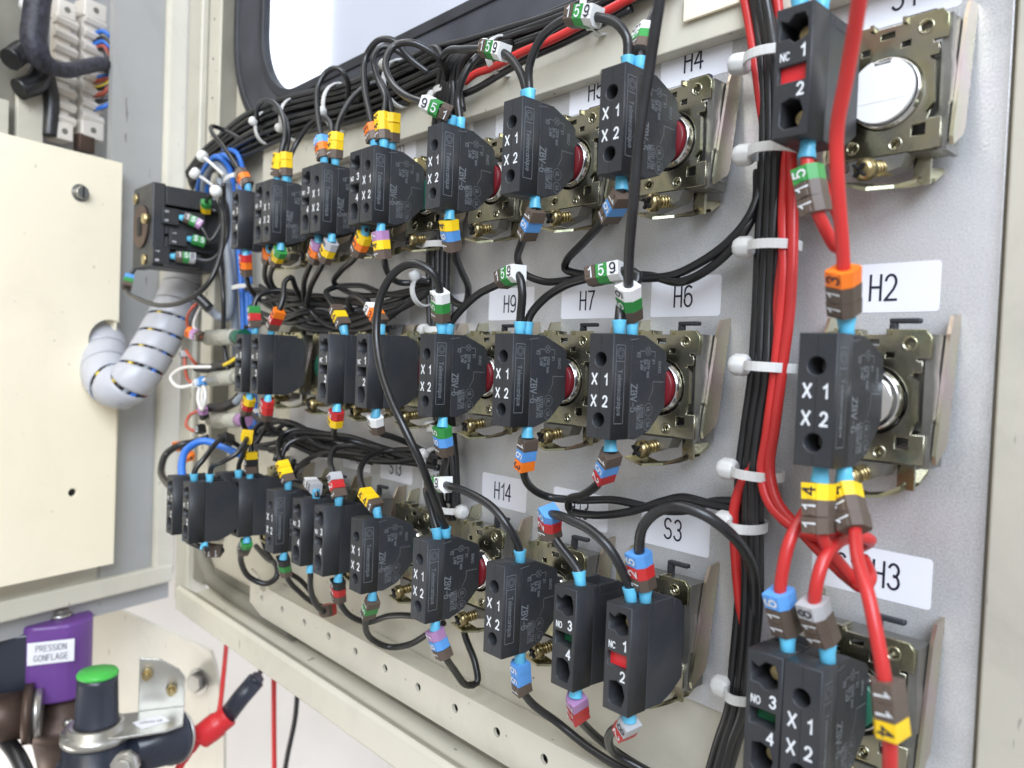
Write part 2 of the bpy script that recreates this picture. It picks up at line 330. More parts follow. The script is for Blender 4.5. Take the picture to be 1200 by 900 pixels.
# folded edge of the door: deep channel coloured grey for its shade and pale outer lip, bottom and left
g = G()
g.prism([(2, -170), (2, -186), (-8, -189), (-20, -181), (-22, -183), (-22, -197), (-18, -200), (5, -200), (8, -196), (8, -170)], lambda p: (-380, p[0], p[1]), lambda p: (160, p[0], p[1]))
struct(g, 'door_bottom_lip', 'cream_paint', .8)
g = G().box((-370, -.5, -185.5), (130, 1.2, -171)); struct(g, 'door_bottom_channel_shade', 'dull_grey')
lx = at(215, 100, 10).x
g = G()
g.box((-428, -6, -206), (-404, 8, 260)); struct(g, 'door_left_lip', 'cream_paint', 1.2)
g = G().box((-403.8, -1.5, -186), (-386, 1.4, 260)); struct(g, 'door_left_channel_shade', 'dull_grey')
g = G().box((89.6, -2.2, -230), (140, 3, 220)); struct(g, 'door_right_edge', 'cream_paint_dim', .6)
# grey tube standing in for the shade round the inner corner
g = G(); pts = [Vector((-394, -1, 60)), Vector((-394, -2, -120)), Vector((-393, -2, -150)), Vector((-386, -2, -168)), Vector((-370, -2, -178)), Vector((-340, -2, -180)), Vector((-250, -2, -180))]
g.tube(pts, 5.0, 10); struct(g, 'corner_shade_tube', 'dull_grey')
def rail(name, axis, lo, hi, pitch, start, mount):
    holes = []
    x = start
    if axis == 'x':
        while x < hi-6: holes.append(rect(0, 0, 0, 0) and circ(x, -165.9, 1.9, 14)); x += pitch
        me = curve_mesh(name, [[(lo+16, -176.5), (hi, -176.5), (hi, -158.6), (lo+22, -158.6), (lo+19, -162), (lo+14, -161.5), (lo+10, -155), (lo, -152), (lo, -172)]]+holes, .7, 'cream_paint')
    else:
        while x < hi-6: holes.append(circ(-371.5, x, 1.7, 14)); x += pitch
        me = curve_mesh(name, [rect(-379, lo, -361.5, hi)]+holes, .7, 'cream_paint')
    o = link(D.objects.new(name, me)); place(o, fr(FRONT, (0, -9.3, 0))); return o
t = rail('perforated_rail', 'x', -292, 110, 25.74, -276.11, 0)
tag(t, 'cream perforated steel rail along the bottom edge of the door', 'rail')
g = G().box((-274, -8.5, -160.4), (110, 1, -158.7)).box((-274, -8.5, -176.4), (110, 1, -175.2)); g.obj('return_flange', 'cream_paint', t, (0, 0, 0))  # lower flange added unseen, to keep the rail dark behind its holes
t.matrix_local = fr(FRONT, (0, -9.3, 0))
t.children[0].matrix_local = fr(FRONT, (0, -9.3, 0)).inverted()
t = rail('perforated_rail', 'z', -150, 255, 25.74, -140, 0)
tag(t, 'narrow cream perforated rail standing upright at the left edge of the door', 'rail')
g = G().box((-361.7, -8.6, -150), (-360.2, 2, 255)); q = g.obj('return_flange', 'dull_grey', t, (0, 0, 0)); q.matrix_local = fr(FRONT, (0, -9.3, 0)).inverted()
g = G().box((-300, -6.2, 77.4), (87, -.1, 106.5)); t = g.obj('stiffener_strip', 'cream_paint', None, (0, 0, 0), .5)
tag(t, 'long plain cream metal strip above the top row of labels', 'strip')
g = G().box(at(800, 26, 8), at(868, -30, 8)+Vector((0, 1.2, 0))); t = g.obj('blank_tag_plate', 'pale_cream', None, (0, 0, 0), .3); tag(t, 'blank cream tag plate on the strip above the H4 label', 'plate')
# window: gasket frame, pane
t = thing('door_window', 'large door window with rounded black rubber gasket and pale glass', 'window', None, (-112, 0, 186))
for k, (i, e_, ext, y, mt, nm) in enumerate([((-338, 110, 120, 262), 27, 2.2, -3.0, 'gasket', 'gasket')]):
    me = curve_mesh('gasket', [rrect(-346, 108.5, 115, 275, 74, 14), rrect(-314, 123.5, 105, 265, 50, 14)], 1.6, 'gasket', .8)
    o = link(D.objects.new('gasket', me), t); o.matrix_local = t.matrix_basis.inverted() @ fr(FRONT, (0, -1.5, 0))
me = curve_mesh('gasket_lip', [rrect(-350.5, 104.5, 118, 278, 77, 14), rrect(-346.5, 108, 115.4, 275.6, 73.5, 14)], 2.2, 'black_rubber', .6)
o = link(D.objects.new('gasket_lip', me), t); o.matrix_local = t.matrix_basis.inverted() @ fr(FRONT, (0, -2.6, 0))
me = curve_mesh('inner_lip', [rrect(-314.2, 122.9, 105, 265, 50, 14), rrect(-309.5, 127, 101, 262, 46, 14)], 2.0, 'black_rubber', .5)
o = link(D.objects.new('inner_lip', me), t); o.matrix_local = t.matrix_basis.inverted() @ fr(FRONT, (0, -2.4, 0))
gm = D.materials.new('pane_glass'); gm.use_nodes = True; N = gm.node_tree.nodes; N.clear()
oo = N.new('ShaderNodeOutputMaterial'); mx = N.new('ShaderNodeMixShader'); tr = N.new('ShaderNodeBsdfTransparent'); gl = N.new('ShaderNodeBsdfGlossy'); gl.inputs['Roughness'].default_value = .03
fn = N.new('ShaderNodeValue'); fn.outputs[0].default_value = .07
tr.inputs[0].default_value = (.95, .97, 1, 1)
gm.node_tree.links.new(fn.outputs[0], mx.inputs[0]); gm.node_tree.links.new(tr.outputs[0], mx.inputs[1]); gm.node_tree.links.new(gl.outputs[0], mx.inputs[2]); gm.node_tree.links.new(mx.outputs[0], oo.inputs[0])
MATS['pane_glass'] = gm
g = G().box((-318, 1.6, 119), (108, 2.2, 266)); g.obj('pane', 'pane_glass', t)
# room seen through the pane and beside the door
g = G().box((-1500, 420, -900), (900, 440, 1300)); struct(g, 'room_wall', 'back_wall')
a = atz(296, -60, 1150); b_ = atz(372, 190, 1150)
g = G().box((at(285, 0, -400).x, 405, 40), (at(370, 60, -400).x, 414, 1200)); t = g.obj('room_window', 'daylight', None, (0, 0, 0))
tag(t, 'brilliant white daylight window glowing behind the door glass', 'window')
# ---------------------------------------------------------------- wall below
P = [atz(-100, 620, 760), atz(760, 620, 900), atz(760, 1000, 900), atz(-100, 1000, 760)]
g = G().add(P+[p+Vector((-60, 90, 0)) for p in P], [(0, 1, 2, 3), (7, 6, 5, 4), (0, 4, 5, 1), (1, 5, 6, 2), (2, 6, 7, 3), (3, 7, 4, 0)])
struct(g, 'plaster_wall', 'wall_white')
# ---------------------------------------------------------------- cabinet beside the door
CM = Matrix((CE, -CN, Vector((0, 0, 1)))).transposed()       # local x = u, y = -w, z = z
CF = Matrix.Translation(HG) @ CM.to_4x4()
def cbox(g, u0, u1, z0, z1, w0, w1): return g.box((u0, -w0, z0), (u1, -w1, z1), CF)
g = cbox(G(), 18, 230, -196, 330, -60, -58); struct(g, 'cabinet_back', 'cabinet_white')
g = cbox(G(), 18, 60, -196, 330, -6, -1); struct(g, 'cabinet_side_panel', 'cabinet_white')
g = cbox(G(), 3.5, 21, -196, 330, -14, 3); struct(g, 'cabinet_edge', 'cream_paint', 2.5)
g = cbox(G(), 6, 260, -201, -187.5, -40, 4); struct(g, 'cabinet_bottom_edge', 'cream_paint', 1.5)
g = cbox(G(), 3, 260, -216, -201, -40, -6); struct(g, 'cabinet_underside', 'cabinet_white')
t = thing('cover_panel', 'large plain pale cream cover panel with one bolt and one hole', 'panel', None, cab(92, -35, 0))
out = [(62, 103.5), (230, 103.5), (230, -174.5), (60, -174.5)]
def arc(cx, cy, r, a0, a1, n=14): return [(cx+r*math.cos(math.radians(a0+(a1-a0)*i/n)), cy+r*math.sin(math.radians(a0+(a1-a0)*i/n))) for i in range(n+1)]
hu, hz = uc(84, 577, 13)
cu_, cz_ = uc(128, 400, 13)
me = curve_mesh('sheet', [[(60.5, 103.5), (230, 103.5), (230, -174.5), (60, -174.5), (60.3, cz_-12)]+arc(cu_, cz_, 15, -120, 120, 16)+[(60.3, cz_+14)], circ(hu, hz, 3.0)], .7, 'pale_cream', .3)
o = link(D.objects.new('sheet', me), t)
o.matrix_local = t.matrix_basis.inverted() @ Matrix.Translation((HG+CN*13)*S) @ Matrix((CE, Vector((0, 0, 1)), CE.cross(Vector((0, 0, 1))))).transposed().to_4x4()
g = cbox(G(), 60.5, 62, -174, 103, -1, 12); g.obj('folded_edge', 'pale_cream', t)
bu, bz = uc(95, 226, 15)
g = G(); c0 = cab(bu, bz, 13.5); g.cyl(c0, c0+CN*4.5, 4.6, 4.2, 6).cyl(c0, c0+CN*.8, 5.8, n=20); g.obj('bolt', 'steel', t)
g = G(); g.box((bu-.5, -18.2, bz-3.8), (bu+.5, -17.7, bz+3.8), CF); g.obj('bolt_slot', 'cavity_black', t)
c1 = cab(hu, hz, 11.5); G().cyl(c1-CN, c1, 5, n=20).obj('hole_shade', 'cavity_black', t)  # black disc put behind the hole as its inner shade
# grey board put in as the shade inside, behind upper left
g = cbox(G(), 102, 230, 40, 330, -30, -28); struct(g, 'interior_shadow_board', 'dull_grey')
# ---------------------------------------------------------------- wires
def smooth(pts, step=1.6):
    out = []; n = len(pts)
    for i in range(n-1):
        p0 = pts[max(i-1, 0)]; p1 = pts[i]; p2 = pts[i+1]; p3 = pts[min(i+2, n-1)]
        k = max(2, int((p2-p1).length/step))
        d01 = max((p1-p0).length, 1e-3)**.5; d12 = max((p2-p1).length, 1e-3)**.5; d23 = max((p3-p2).length, 1e-3)**.5
        m1 = (p2-p1) if i == 0 else ((p1-p0)/d01-(p2-p0)/(d01+d12)+(p2-p1)/d12)*d12
        m2 = (p2-p1) if i == n-2 else ((p2-p1)/d12-(p3-p1)/(d12+d23)+(p3-p2)/d23)*d12
        for j in range(k):
            t = j/k; a = 2*t**3-3*t**2+1; b = t**3-2*t**2+t; c = -2*t**3+3*t**2; d = t**3-t**2
            out.append(p1*a+m1*b+p2*c+m2*d)
    out.append(pts[-1]); return out
def along(pts, s):
    for i in range(len(pts)-1):
        l = (pts[i+1]-pts[i]).length
        if s <= l or i == len(pts)-2: return pts[i].lerp(pts[i+1], s/max(l, 1e-6)), (pts[i+1]-pts[i]).normalized()
        s -= l
RM = {}
def ring_mesh(dg):
    if dg not in RM:
        g = G(); poly = [(-2.7, -2.7), (1.3, -2.7), (2.8, -.9), (2.8, 2.2), (2.0, 2.7), (-2.7, 2.7)]
        L_ = 3.7
        g.prism(poly, lambda p: (p[0], p[1], -L_/2), lambda p: (p[0]*1.04, p[1]*1.04, L_/2))
        g.prism([(.2, -2.95), (1.5, -2.9), (2.3, -1.9), (.2, -1.9)], lambda p: (p[0]-1.2, p[1], -L_/2+.3), lambda p: (p[0]-1.2, p[1], L_/2-.3))
        RM[dg] = g.mesh('marker_ring', 'ring_'+RN[dg])
    return RM[dg]
def ferrule(root, p, t, org, flare=True, L_=5.2, r=1.75):
    g = G(); g.lathe(p, t, [(0, r), (L_*.6, r), (L_, r*1.22), (L_+.15, r*1.22), (L_+.05, r*.95)], 16)
    return g.obj('ferrule', 'ferrule_blue', root)
BL = []
def snap(p, px):                               # seat the first point of a wire in the block it belongs to
    best = None
    for bx, bz, d in BL:
        for sg in (1, -1):
            e = abs(p[0].z-(bz+sg*15)); h = abs(p[0].x-bx)
            if e < 8 and h < 14 and abs(-p[0].y-d+5) < 22 and (best is None or h+abs(-p[0].y-(d-6)) < best[0]): best = (h+abs(-p[0].y-(d-6)), bx, bz, d, sg)
    if not best: return
    _, bx, bz, d, sg = best
    X = max(bx-2.45, min(bx+2.45, p[0].x)); q = atx(px[0], px[1], X); y = max(-(d-2.6), min(-(d-10.5), q.y))
    new = Vector((X, y, bz+sg*13.6)); dl = new-p[0]; dl.z = 0; p[0] = new
    for k, w_ in ((1, 1), (2, .7), (3, .35)):
        if len(p) > k+1: p[k] = p[k]+dl*w_
    if (p[1].z-bz)*sg < 17.8: p[1].z = bz+sg*17.8
    if len(p) > 3: p[1].x = new.x+(p[1].x-new.x)*.5; p[1].y = new.y+(p[1].y-new.y)*.5
def W(pts, label, c='black', r=1.4, f='', m=(), group=None, cat='wire', name=None, P3=None, fl=5.2):
    """pts: (x, y, d) picture points with their distance from the plate; f: 's','e' ferrules at the ends; m: (from end, gap mm, digits outward, reading +1/-1)"""
    p = P3 if P3 else [at(*q) for q in pts]
    if not P3:
        if 's' in f: snap(p, pts[0])
        if 'e' in f: p.reverse(); snap(p, pts[-1]); p.reverse()
    path = smooth(p); org = path[0].copy()
    root = thing(name or (c+'_wire'), label, cat, group, org)
    g = G().tube(path, r, 10); g.obj('insulation', 'wire_'+c, root)
    if 's' in f: q, t = along(path, 2.5); ferrule(root, path[0], t, org, L_=fl)
    if 'e' in f: rp = path[::-1]; q, t = along(rp, 2.5); ferrule(root, rp[0], t, org, L_=fl)
    for spec in m:
        end, gap, digs, rd = spec[:4]; nrm = Vector(spec[4]) if len(spec) > 4 else Vector((-.12, -1, .0))
        pp = path if end == 's' else path[::-1]
        for k, dg in enumerate(digs):
            q, t = along(pp, gap+k*3.75+1.9)
            q2, _ = along(pp, gap+1.9); q3, _ = along(pp, gap+(len(digs)-1)*3.75+1.9)
            if len(digs) > 1 and (q3-q2).length > 1: t = (t*.4+(q3-q2).normalized()).normalized(); q = q2.lerp(q3, k/(len(digs)-1))
            tt = t*rd; n = (nrm-tt*nrm.dot(tt)).normalized()    # outward normal of the printed face
            x = tt.cross(-n)
            # local frame: z along the wire, -y the printed face
            ml = Matrix((x if False else (n*-1).cross(tt), -n, tt)).transposed()
            o = link(D.objects.new('marker_ring', ring_mesh(dg)), root); o.matrix_local = Matrix.Translation((q-org)*S) @ ml.to_4x4()
            up = n.cross(tt)
            tm = text_mesh(dg, 3.0, 'print_black' if dg in '3498' else 'print_white')
            l = link(D.objects.new('digit', tm), o)
            # text axes in ring space
            X = Vector((0, 0, 1)); Z = Vector((0, -1, 0)); Y = Z.cross(X)
            l.matrix_local = Matrix.Translation(Vector((0 if True else 0, -2.98, 0))*S+Vector((-.0007, 0, 0))) @ Matrix((X, Y, Z)).transposed().to_4x4()
    return root

# ---------------------------------------------------------------- units
CBM = {}
def part(name, me, parent, m4=None, bev=0):
    o = link(D.objects.new(name, me), parent)
    if m4 is not None: o.matrix_local = m4
    if bev:
        b = o.modifiers.new('bevel', 'BEVEL'); b.width = bev*S; b.segments = 2; b.limit_method = 'ANGLE'; b.angle_limit = math.radians(40)
    return o
def meshes():
    # collar front plate
    outer = [(-14, 16), (-9, 17.2), (-3.5, 17.2), (-3, 16), (3, 16), (3.5, 17.2), (12, 17.2), (13.4, 15.5), (13.4, 10.6), (10.3, 10.6), (10.3, 9.6), (11.6, 9.6), (11.6, 7), (9.6, 7), (9.6, 5.6),
             (10.6, 1), (10.6, -5.5), (9.6, -8), (12.8, -8), (12.8, -12), (12.8, -14.8), (-14, -14.8)]
    holes = [circ(0, 0, 9.0, 36), circ(8.6, 13.9, 1.35, 16), circ(2.8, -12.7, 1.2, 14), circ(-7.6, -12, 1.2, 14), rect(-1.9, 13.2, 1.6, 15.0), rect(3.0, 10.2, 5.4, 12), rect(-6.5, 10.2, -4.2, 12), rect(6.2, -11.6, 9.6, -8.6)]
    CBM['cplate'] = curve_mesh('face_plate', [outer]+holes, .5, 'zinc_gold', .12)
    g = G()                                    # cast body below the plate
    w_ = 1.4
    g.box((-14, -12.3, 14.2), (12.6, -3.5, 15.8)).box((-14, -12.3, -15.4), (12.6, -5, -13.6)).box((12.7, -12.6, -15.6), (14.0, -4.5, 16.2)).box((-14.4, -12.3, -15.4), (-13, -3.5, 15.8))
    g.box((9.8, -11.2, -7), (12.6, -5, 7))
    g.prism([(12, 15), (13.4, 13.5), (14.3, 4), (14.3, -4), (12.6, -9), (14.2, -13), (13.4, -15.8), (12, -15.8)], lambda p: (p[0], -12.9, p[1]), lambda p: (p[0], -6.5, p[1]))
    g.prism([(-8, -15.4), (6, -15.4), (4.5, -18.5), (-5.2, -20.8), (-7.6, -18)], lambda p: (p[0], -14.4, p[1]), lambda p: (p[0], -9, p[1]))
    g.cyl((0, 0, 0), (0, -9, 0), 12.2, n=28)
    CBM['cbody'] = g.mesh('cast_body', 'zinc_grey')
    for nm, x0, x1 in (('wing', 14.4, 15.3), ('wing2', -15.8, -14.9)):
        g = G(); g.prism([(-.2, 21.8), (5, 21), (7, 16.5), (12.6, -12.6), (12.0, -14.6), (5.6, -10.8), (4.6, -9)], lambda p: (x0, -p[0], p[1]), lambda p: (x1, -p[0], p[1]))
        CBM[nm] = g.mesh('side_wing', 'zinc_pink')
    g = G()
    for x_, z_, r_ in ((8.6, 13.9, 1.35), (2.8, -12.7, 1.2), (-7.6, -12, 1.2)):
        g.lathe((x_, -13.4, z_), (0, -1, 0), [(-1.5, r_+.05), (-1.5, r_+.55), (.5, r_+.5), (.6, r_+.1), (-1.4, r_)], 16)
    g.box((3.4, -14.6, 16.0), (4.3, -9, 17.4)).box((-4.3, -14.6, 16.0), (-3.4, -9, 17.4)).box((-9.6, -14.4, 15.6), (-8.8, -9, 17.6))
    g.prism([(9.4, 6.4), (11.4, 5), (11.6, -4.6), (10, -6.6), (9.2, -6), (10.3, -4), (10.2, 4.2), (8.9, 5.8)], lambda p: (p[0], -13.75, p[1]), lambda p: (p[0], -15.2, p[1]))
    CBM['sleeves'] = g.mesh('latch_strap', 'zinc_gold')
    g = G()
    g.lathe((0, 0, 0), (0, -1, 0), [(8.5, 9.6), (12.8, 9.2), (13.2, 8.5), (14.9, 8.4), (15.2, 7.9), (12.5, 7.7)], 36); CBM['ring'] = g.mesh('actuator_rim', 'chrome')
    g = G(); g.lathe((0, 0, 0), (0, -1, 0), [(8.5, 8.6), (13, 8.2), (15.4, 7.4), (15.6, 7.0), (12.5, 6.8)], 36); CBM['ring_small'] = g.mesh('actuator_rim', 'chrome')
    for nm, mt in (('red', 'lens_red'), ('green', 'lens_green'), ('chrome', 'chrome')):
        g = G(); g.lathe((0, 0, 0), (0, -1, 0), [(9, 6.6), (16.4, 6.4), (16.7, 6.0), (16.7, 0.1)], 32); CBM['core_'+nm] = g.mesh('actuator_core', mt)
    g = G()
    g.prism([(2.0, 6.2)]+[(-2.0, 6.2)]+arc(0, 0, 7.7, 108, 432, 44), lambda p: (p[0], -15.9, p[1]), lambda p: (p[0], -16.9, p[1])); g.box((-6.8, -16.9, -2.6), (6.8, -17.0, -2.4)); CBM['disc'] = g.mesh('actuator_disc', 'disc_glare')
    g = G().box((1.2, -5.4, 19.2), (8.6, -7.6, 20.5)).box((1.2, -5.4, 15), (3.0, -7.6, 19.3)); CBM['lever'] = g.mesh('locking_lever', 'black_rubber')
    g = G(); a = Vector((-2.2, -21, -19.6)); b = Vector((.8, -10, -17.4)); t = (a-b).normalized()
    g.lathe(b, t, [(0, 1.7), (8.2, 1.7), (8.4, 2.7), (10.6, 2.7), (11.4, 2.0), (11.5, .1)], 20)
    for k in range(6): g.lathe(b+t*(1.1*k+.8), t, [(0, 1.7), (.35, 2.05), (.7, 1.7)], 16)
    CBM['screw'] = g.mesh('clamp_screw', 'screw_gold')
    g = G(); u = t.orthogonal().normalized(); v = t.cross(u); c = a+t*.35
    for q in (u, v):
        r_ = t.cross(q)
        g.add([c+q*2-r_*.35+t*.45, c+q*2+r_*.35+t*.45, c-q*2+r_*.35+t*.45, c-q*2-r_*.35+t*.45, c+q*2-r_*.35-t*.8, c+q*2+r_*.35-t*.8, c-q*2+r_*.35-t*.8, c-q*2-r_*.35-t*.8],
              [(0, 1, 2, 3), (7, 6, 5, 4), (0, 4, 5, 1), (1, 5, 6, 2), (2, 6, 7, 3), (3, 7, 4, 0)])
    CBM['slot'] = g.mesh('cross_slot', 'cavity_black')
    g = G(); pts = [(-6, -18, -21.5), (0, -17, -23.2), (5, -13, -22.6), (8, -7, -20.5), (8.6, -1.5, -17)]
    P_ = [Vector(p) for p in pts]; w0 = Vector((1.5, .8, 2.2))
    for i in range(4):
        A, B_ = P_[i], P_[i+1]; wv = Vector((1.2, 2.6, .4)); th = Vector((0, 0, .8))
        g.add([A-wv, A+wv, B_+wv, B_-wv, A-wv-th, A+wv-th, B_+wv-th, B_-wv-th], [(0, 1, 2, 3), (7, 6, 5, 4), (0, 4, 5, 1), (1, 5, 6, 2), (2, 6, 7, 3), (3, 7, 4, 0)])
    g.box((5.2, -8, -22), (9.2, -7, -14))
    CBM['foot'] = g.mesh('clamp_foot', 'zinc_gold')
    # lamp block
    hw = 4.5
    prof = [(34, 15), (28, 15.1), (18.6, 11.4), (17, 10), (17, -6), (24.4, -13), (31, -15.3), (34, -15)]
    g = G(); g.prism(prof, lambda p: (-hw, -p[0], p[1]), lambda p: (hw, -p[0], p[1])); g.prism([(17.2, 8), (17.2, -5), (13.8, -4), (12.6, -1), (12.6, 4), (13.8, 7)], lambda p: (-4.1, -p[0], p[1]), lambda p: (4.1, -p[0], p[1])); CBM['lbody'] = g.mesh('housing', 'black_plastic')
    CBM['lfront'] = curve_mesh('front', [rect(-hw+.25, -14.75, hw-.25, 14.75), circ(-.1, 7.6, 2.35), circ(-.1, -9.6, 2.35)], 3.75, 'black_plastic', .25)
    g = G(); g.box((-.09, -42.02, -7), (.09, -42.06, 5)); g.box((-.09, -42.02, 10.2), (.09, -42.06, 14.5)).box((-.09, -42.02, -14.5), (.09, -42.06, -12)); CBM['seam'] = g.mesh('seam', 'cavity_black')
    g = G()
    for z in (7.6, -9.6): g.cyl((-.1, -33.95, z), (-.1, -35.5, z), 1.9, n=16)
    g2 = G()
    CBM['tscrew'] = g.mesh('terminal_screw', 'zinc_grey')
    # contact block
    prof = [(34, 15), (32, 15), (31.6, 12.2), (22.5, 12.2), (22, 14.6), (18.6, 13), (17, 10), (17, -10), (22, -13.4), (27, -15.3), (34, -15)]
    g = G(); g.prism(prof, lambda p: (-hw, -p[0], p[1]), lambda p: (hw, -p[0], p[1]))
    g.box((-hw, -31.7, 12), (-hw+.8, -22.3, 15)).box((hw-.8, -31.7, 12), (hw, -22.3, 15))
    CBM['nbody'] = g.mesh('housing', 'black_plastic')
    cav1 = [(-3.6, 12.6), (-1.5, 11.6), (0, 13.2), (2.6, 13), (3.5, 11), (3.7, 7.5), (1.8, 6.6), (.2, 6.2), (-1.2, 7.4), (-3.6, 7.4)]
    cav2 = [(-2.6, -6.6), (0, -5.9), (2.3, -6.7), (2.9, -8.4), (3.3, -9.6), (2.9, -11.2), (2.2, -13.2), (-1.6, -13.3), (-2.8, -12)]
    CBM['nfront'] = curve_mesh('front', [rect(-hw+.25, -14.75, hw-.25, 14.75), cav1, rect(-3.6, -2.6, 3.5, 1.8), cav2], 3.75, 'black_plastic', .25)
    for c_, mt in (('NC', 'signal_red'), ('NO', 'signal_green'), ('dark', 'cavity_black')):
        CBM['win'+c_] = G().box((-3.5, -34, -2.5), (3.4 if c_ != 'NO' else 3.4, -40.6 if c_ == 'NC' else -37.8, 1.7)).mesh('indicator_window', mt)
    g = G()
    for z in (9.6, -9.8):
        g.lathe((.9, -33.9, z), (0, -1, 0), [(0, 2.2), (3.4, 2.2), (3.8, 1.7)], 14)
    CBM['nscrew'] = g.mesh('terminal_screw', 'screw_gold')
meshes()
I4 = Matrix.Identity(4)
def side_print(lb, hwx, scale=1):
    c = 'print_grey'; L = []
    def tx(s, h, y, z, sx=.8): L.append((text_mesh(s, h, c, sx, 0.0), fr(SIDE, (hwx+.07, y, z))))
    tx('ZBV-6', 2.7, -32.3, -3.2, .82); tx('Telemecanique', 1.7, -38.9, -1.6, .93)
    tx('2,4W', 1.25, -29.2, 6.4); tx('BA 9s', 1.25, -27.6, 6.4); tx('250V max', 1.25, -26, 5.4); tx('X2', 1.3, -30.8, 9.4); tx('X1', 1.3, -23.6, 7.6)
    tx('LISTED 170A', 1.35, -28.4, -8.6, .7); tx('IND.CONT.EQ.', 1.35, -30, -8.8, .7); tx('UL', 1.5, -25.2, -6.6); tx('SA', 1.4, -25.2, -11); tx('054X2', 1.2, -20.6, 6)
    g = G()
    def lin(y0, z0, y1, z1, w_=.10):
        a = Vector((hwx+.07, y0, z0)); b = Vector((hwx+.07, y1, z1)); n = Vector((1, 0, 0)).cross(b-a).normalized()*w_; g.add([a-n, a+n, b+n, b-n], [(0, 1, 2, 3)])
    for a in ((-40.8, 11.8, -36.9, 11.8), (-36.9, 11.8, -36.9, -10.4), (-36.9, -10.4, -40.8, -10.4), (-40.8, -10.4, -40.8, 11.8), (-40.8, 7.2, -36.9, 7.2), (-30, 10.5, -27.8, 10.5), (-25, 10.5, -23, 10.5), (-30, 10.5, -30, 8.6), (-23, 10.5, -23, 8.6),
              (-23.5, -1, -23.5, 1.6), (-23.5, 1.6, -18.2, 1.6), (-23.5, -1, -25.2, -4), (-35, 13.4, -31, 14)): lin(*a)
    for cy, cz, r_ in ((-38.85, 9.5, 1.5), (-38.85, 9.5, .9), (-26.4, 10.5, 1.2), (-25.2, -6.6, 1.9), (-25.2, -11, 1.8)):
        k = 20
        for i in range(k): lin(cy+r_*math.cos(2*math.pi*i/k), cz+r_*math.sin(2*math.pi*i/k), cy+r_*math.cos(2*math.pi*(i+1)/k), cz+r_*math.sin(2*math.pi*(i+1)/k), .08)
    lin(-27.2, 11.3, -25.6, 9.7); lin(-27.2, 9.7, -25.6, 11.3)
    L.append((g.mesh('lines', c), I4))
    return L
SP = None
def block(root, kind, bx, d=42, num=None, side=True):
    """a 9 mm wide block clipped on the collar; kind lamp / NO / NC / dark"""
    global SP
    yo = -(d-42); 
    b = part('lamp_block' if kind == 'lamp' else 'contact_block', CBM['lbody' if kind == 'lamp' else 'nbody'], root, fr(Matrix.Identity(3), (bx, yo, 0)), .28)
    fo = part('front', CBM['lfront' if kind == 'lamp' else 'nfront'], b, fr(FRONT, (0, -38.05, 0)))
    if kind == 'lamp':
        if SP is None:
            o = merge(side_print(None, 4.5), 'side_print', b); SP = o.data
        else: part('side_print', SP, b)
        L = [(text_mesh('X', 2.9, 'print_white', .95, .06), fr(FRONT, (-2.0, -42.12, 2.0))), (text_mesh('1', 2.9, 'print_white', .95, .06), fr(FRONT, (2.1, -42.12, 2.0))),
             (text_mesh('X', 2.9, 'print_white', .95, .06), fr(FRONT, (-2.0, -42.12, -4.2))), (text_mesh('2', 2.9, 'print_white', .95, .06), fr(FRONT, (2.1, -42.12, -4.2)))]
        merge(L, 'terminal_print', b); part('seam', CBM['seam'], b); part('terminal_screw', CBM['tscrew'], b)
    else:
        n1, n2 = ('1', '2') if kind in ('NC', 'ncd') else ('3', '4'); w_ = 'NC' if kind in ('NC', 'ncd') else 'NO'
        L = [(text_mesh(w_, 1.75, 'print_white', .95, .04), fr(FRONT, (-1.9, -42.12, 3.6))), (text_mesh(n1, 2.6, 'print_white', 1, .06), fr(FRONT, (2.4, -42.12, 4.2))), (text_mesh(n2, 2.6, 'print_white', 1, .06), fr(FRONT, (2.2, -42.12, -4.4)))]
        merge(L, 'terminal_print', b)
        part('indicator_window', CBM['win'+{'NC': 'NC', 'NO': 'NO', 'ncd': 'dark', 'nod': 'dark'}[kind]], b); part('terminal_screw', CBM['nscrew'], b)
    return b
def unit(cx, cz, label, blocks, core='red', cat='pilot light', name='pilot_light', group='pilot lights and buttons in rows on the door plate', disc=False, collar=True):
    root = thing(name, label, cat, group, (cx, 0, cz))
    c = part('mounting_collar', CBM['cbody'], root)
    part('face_plate', CBM['cplate'], c, fr(FRONT, (0, -13.1, 0)))
    part('side_wing', CBM['wing'], c); part('side_wing', CBM['wing2'], c); part('latch_strap', CBM['sleeves'], c); part('locking_lever', CBM['lever'], c, None, .4)
    part('clamp_foot', CBM['foot'], c)
    s = part('clamp_screw', CBM['screw'], root); part('cross_slot', CBM['slot'], s)
    part('actuator_rim', CBM['ring' if disc else 'ring_small'], root)
    if not disc: part('actuator_core', CBM['core_'+core], root)
    if disc: part('actuator_disc', CBM['disc'], root)
    for b in blocks:
        block(root, b[0], b[1]-cx, *(b[2:])); BL.append((b[1], cz, b[2] if len(b) > 2 else 42))
    return root
TOP, MID, BOT = 46, -29, -104
unit(65.4, TOP, 'push button under the S1 label with bare white disc and red NC window', [('NC', 55.6)], 'chrome', 'push button', 'push_button', disc=True)
unit(1.9, TOP, 'pilot light with X1 X2 block under the H4 label', [('lamp', 1.9)])
unit(-39.3, TOP, 'pilot light in the top row, directly left of the one under H4', [('lamp', -39.3)])
unit(-80.5, TOP, 'pilot light in the top row in front of the upright black wire bundle', [('lamp', -80.5)])
unit(-123, TOP, 'top row double unit under one orange and two yellow marker sleeves', [('nod', -134.2), ('lamp', -124.9)], 'green', 'illuminated push button', 'illuminated_push_button')
unit(-165, TOP, 'top row double unit under a blue and orange marker and a yellow marker', [('nod', -175.9), ('lamp', -166.4)], 'green', 'illuminated push button', 'illuminated_push_button')
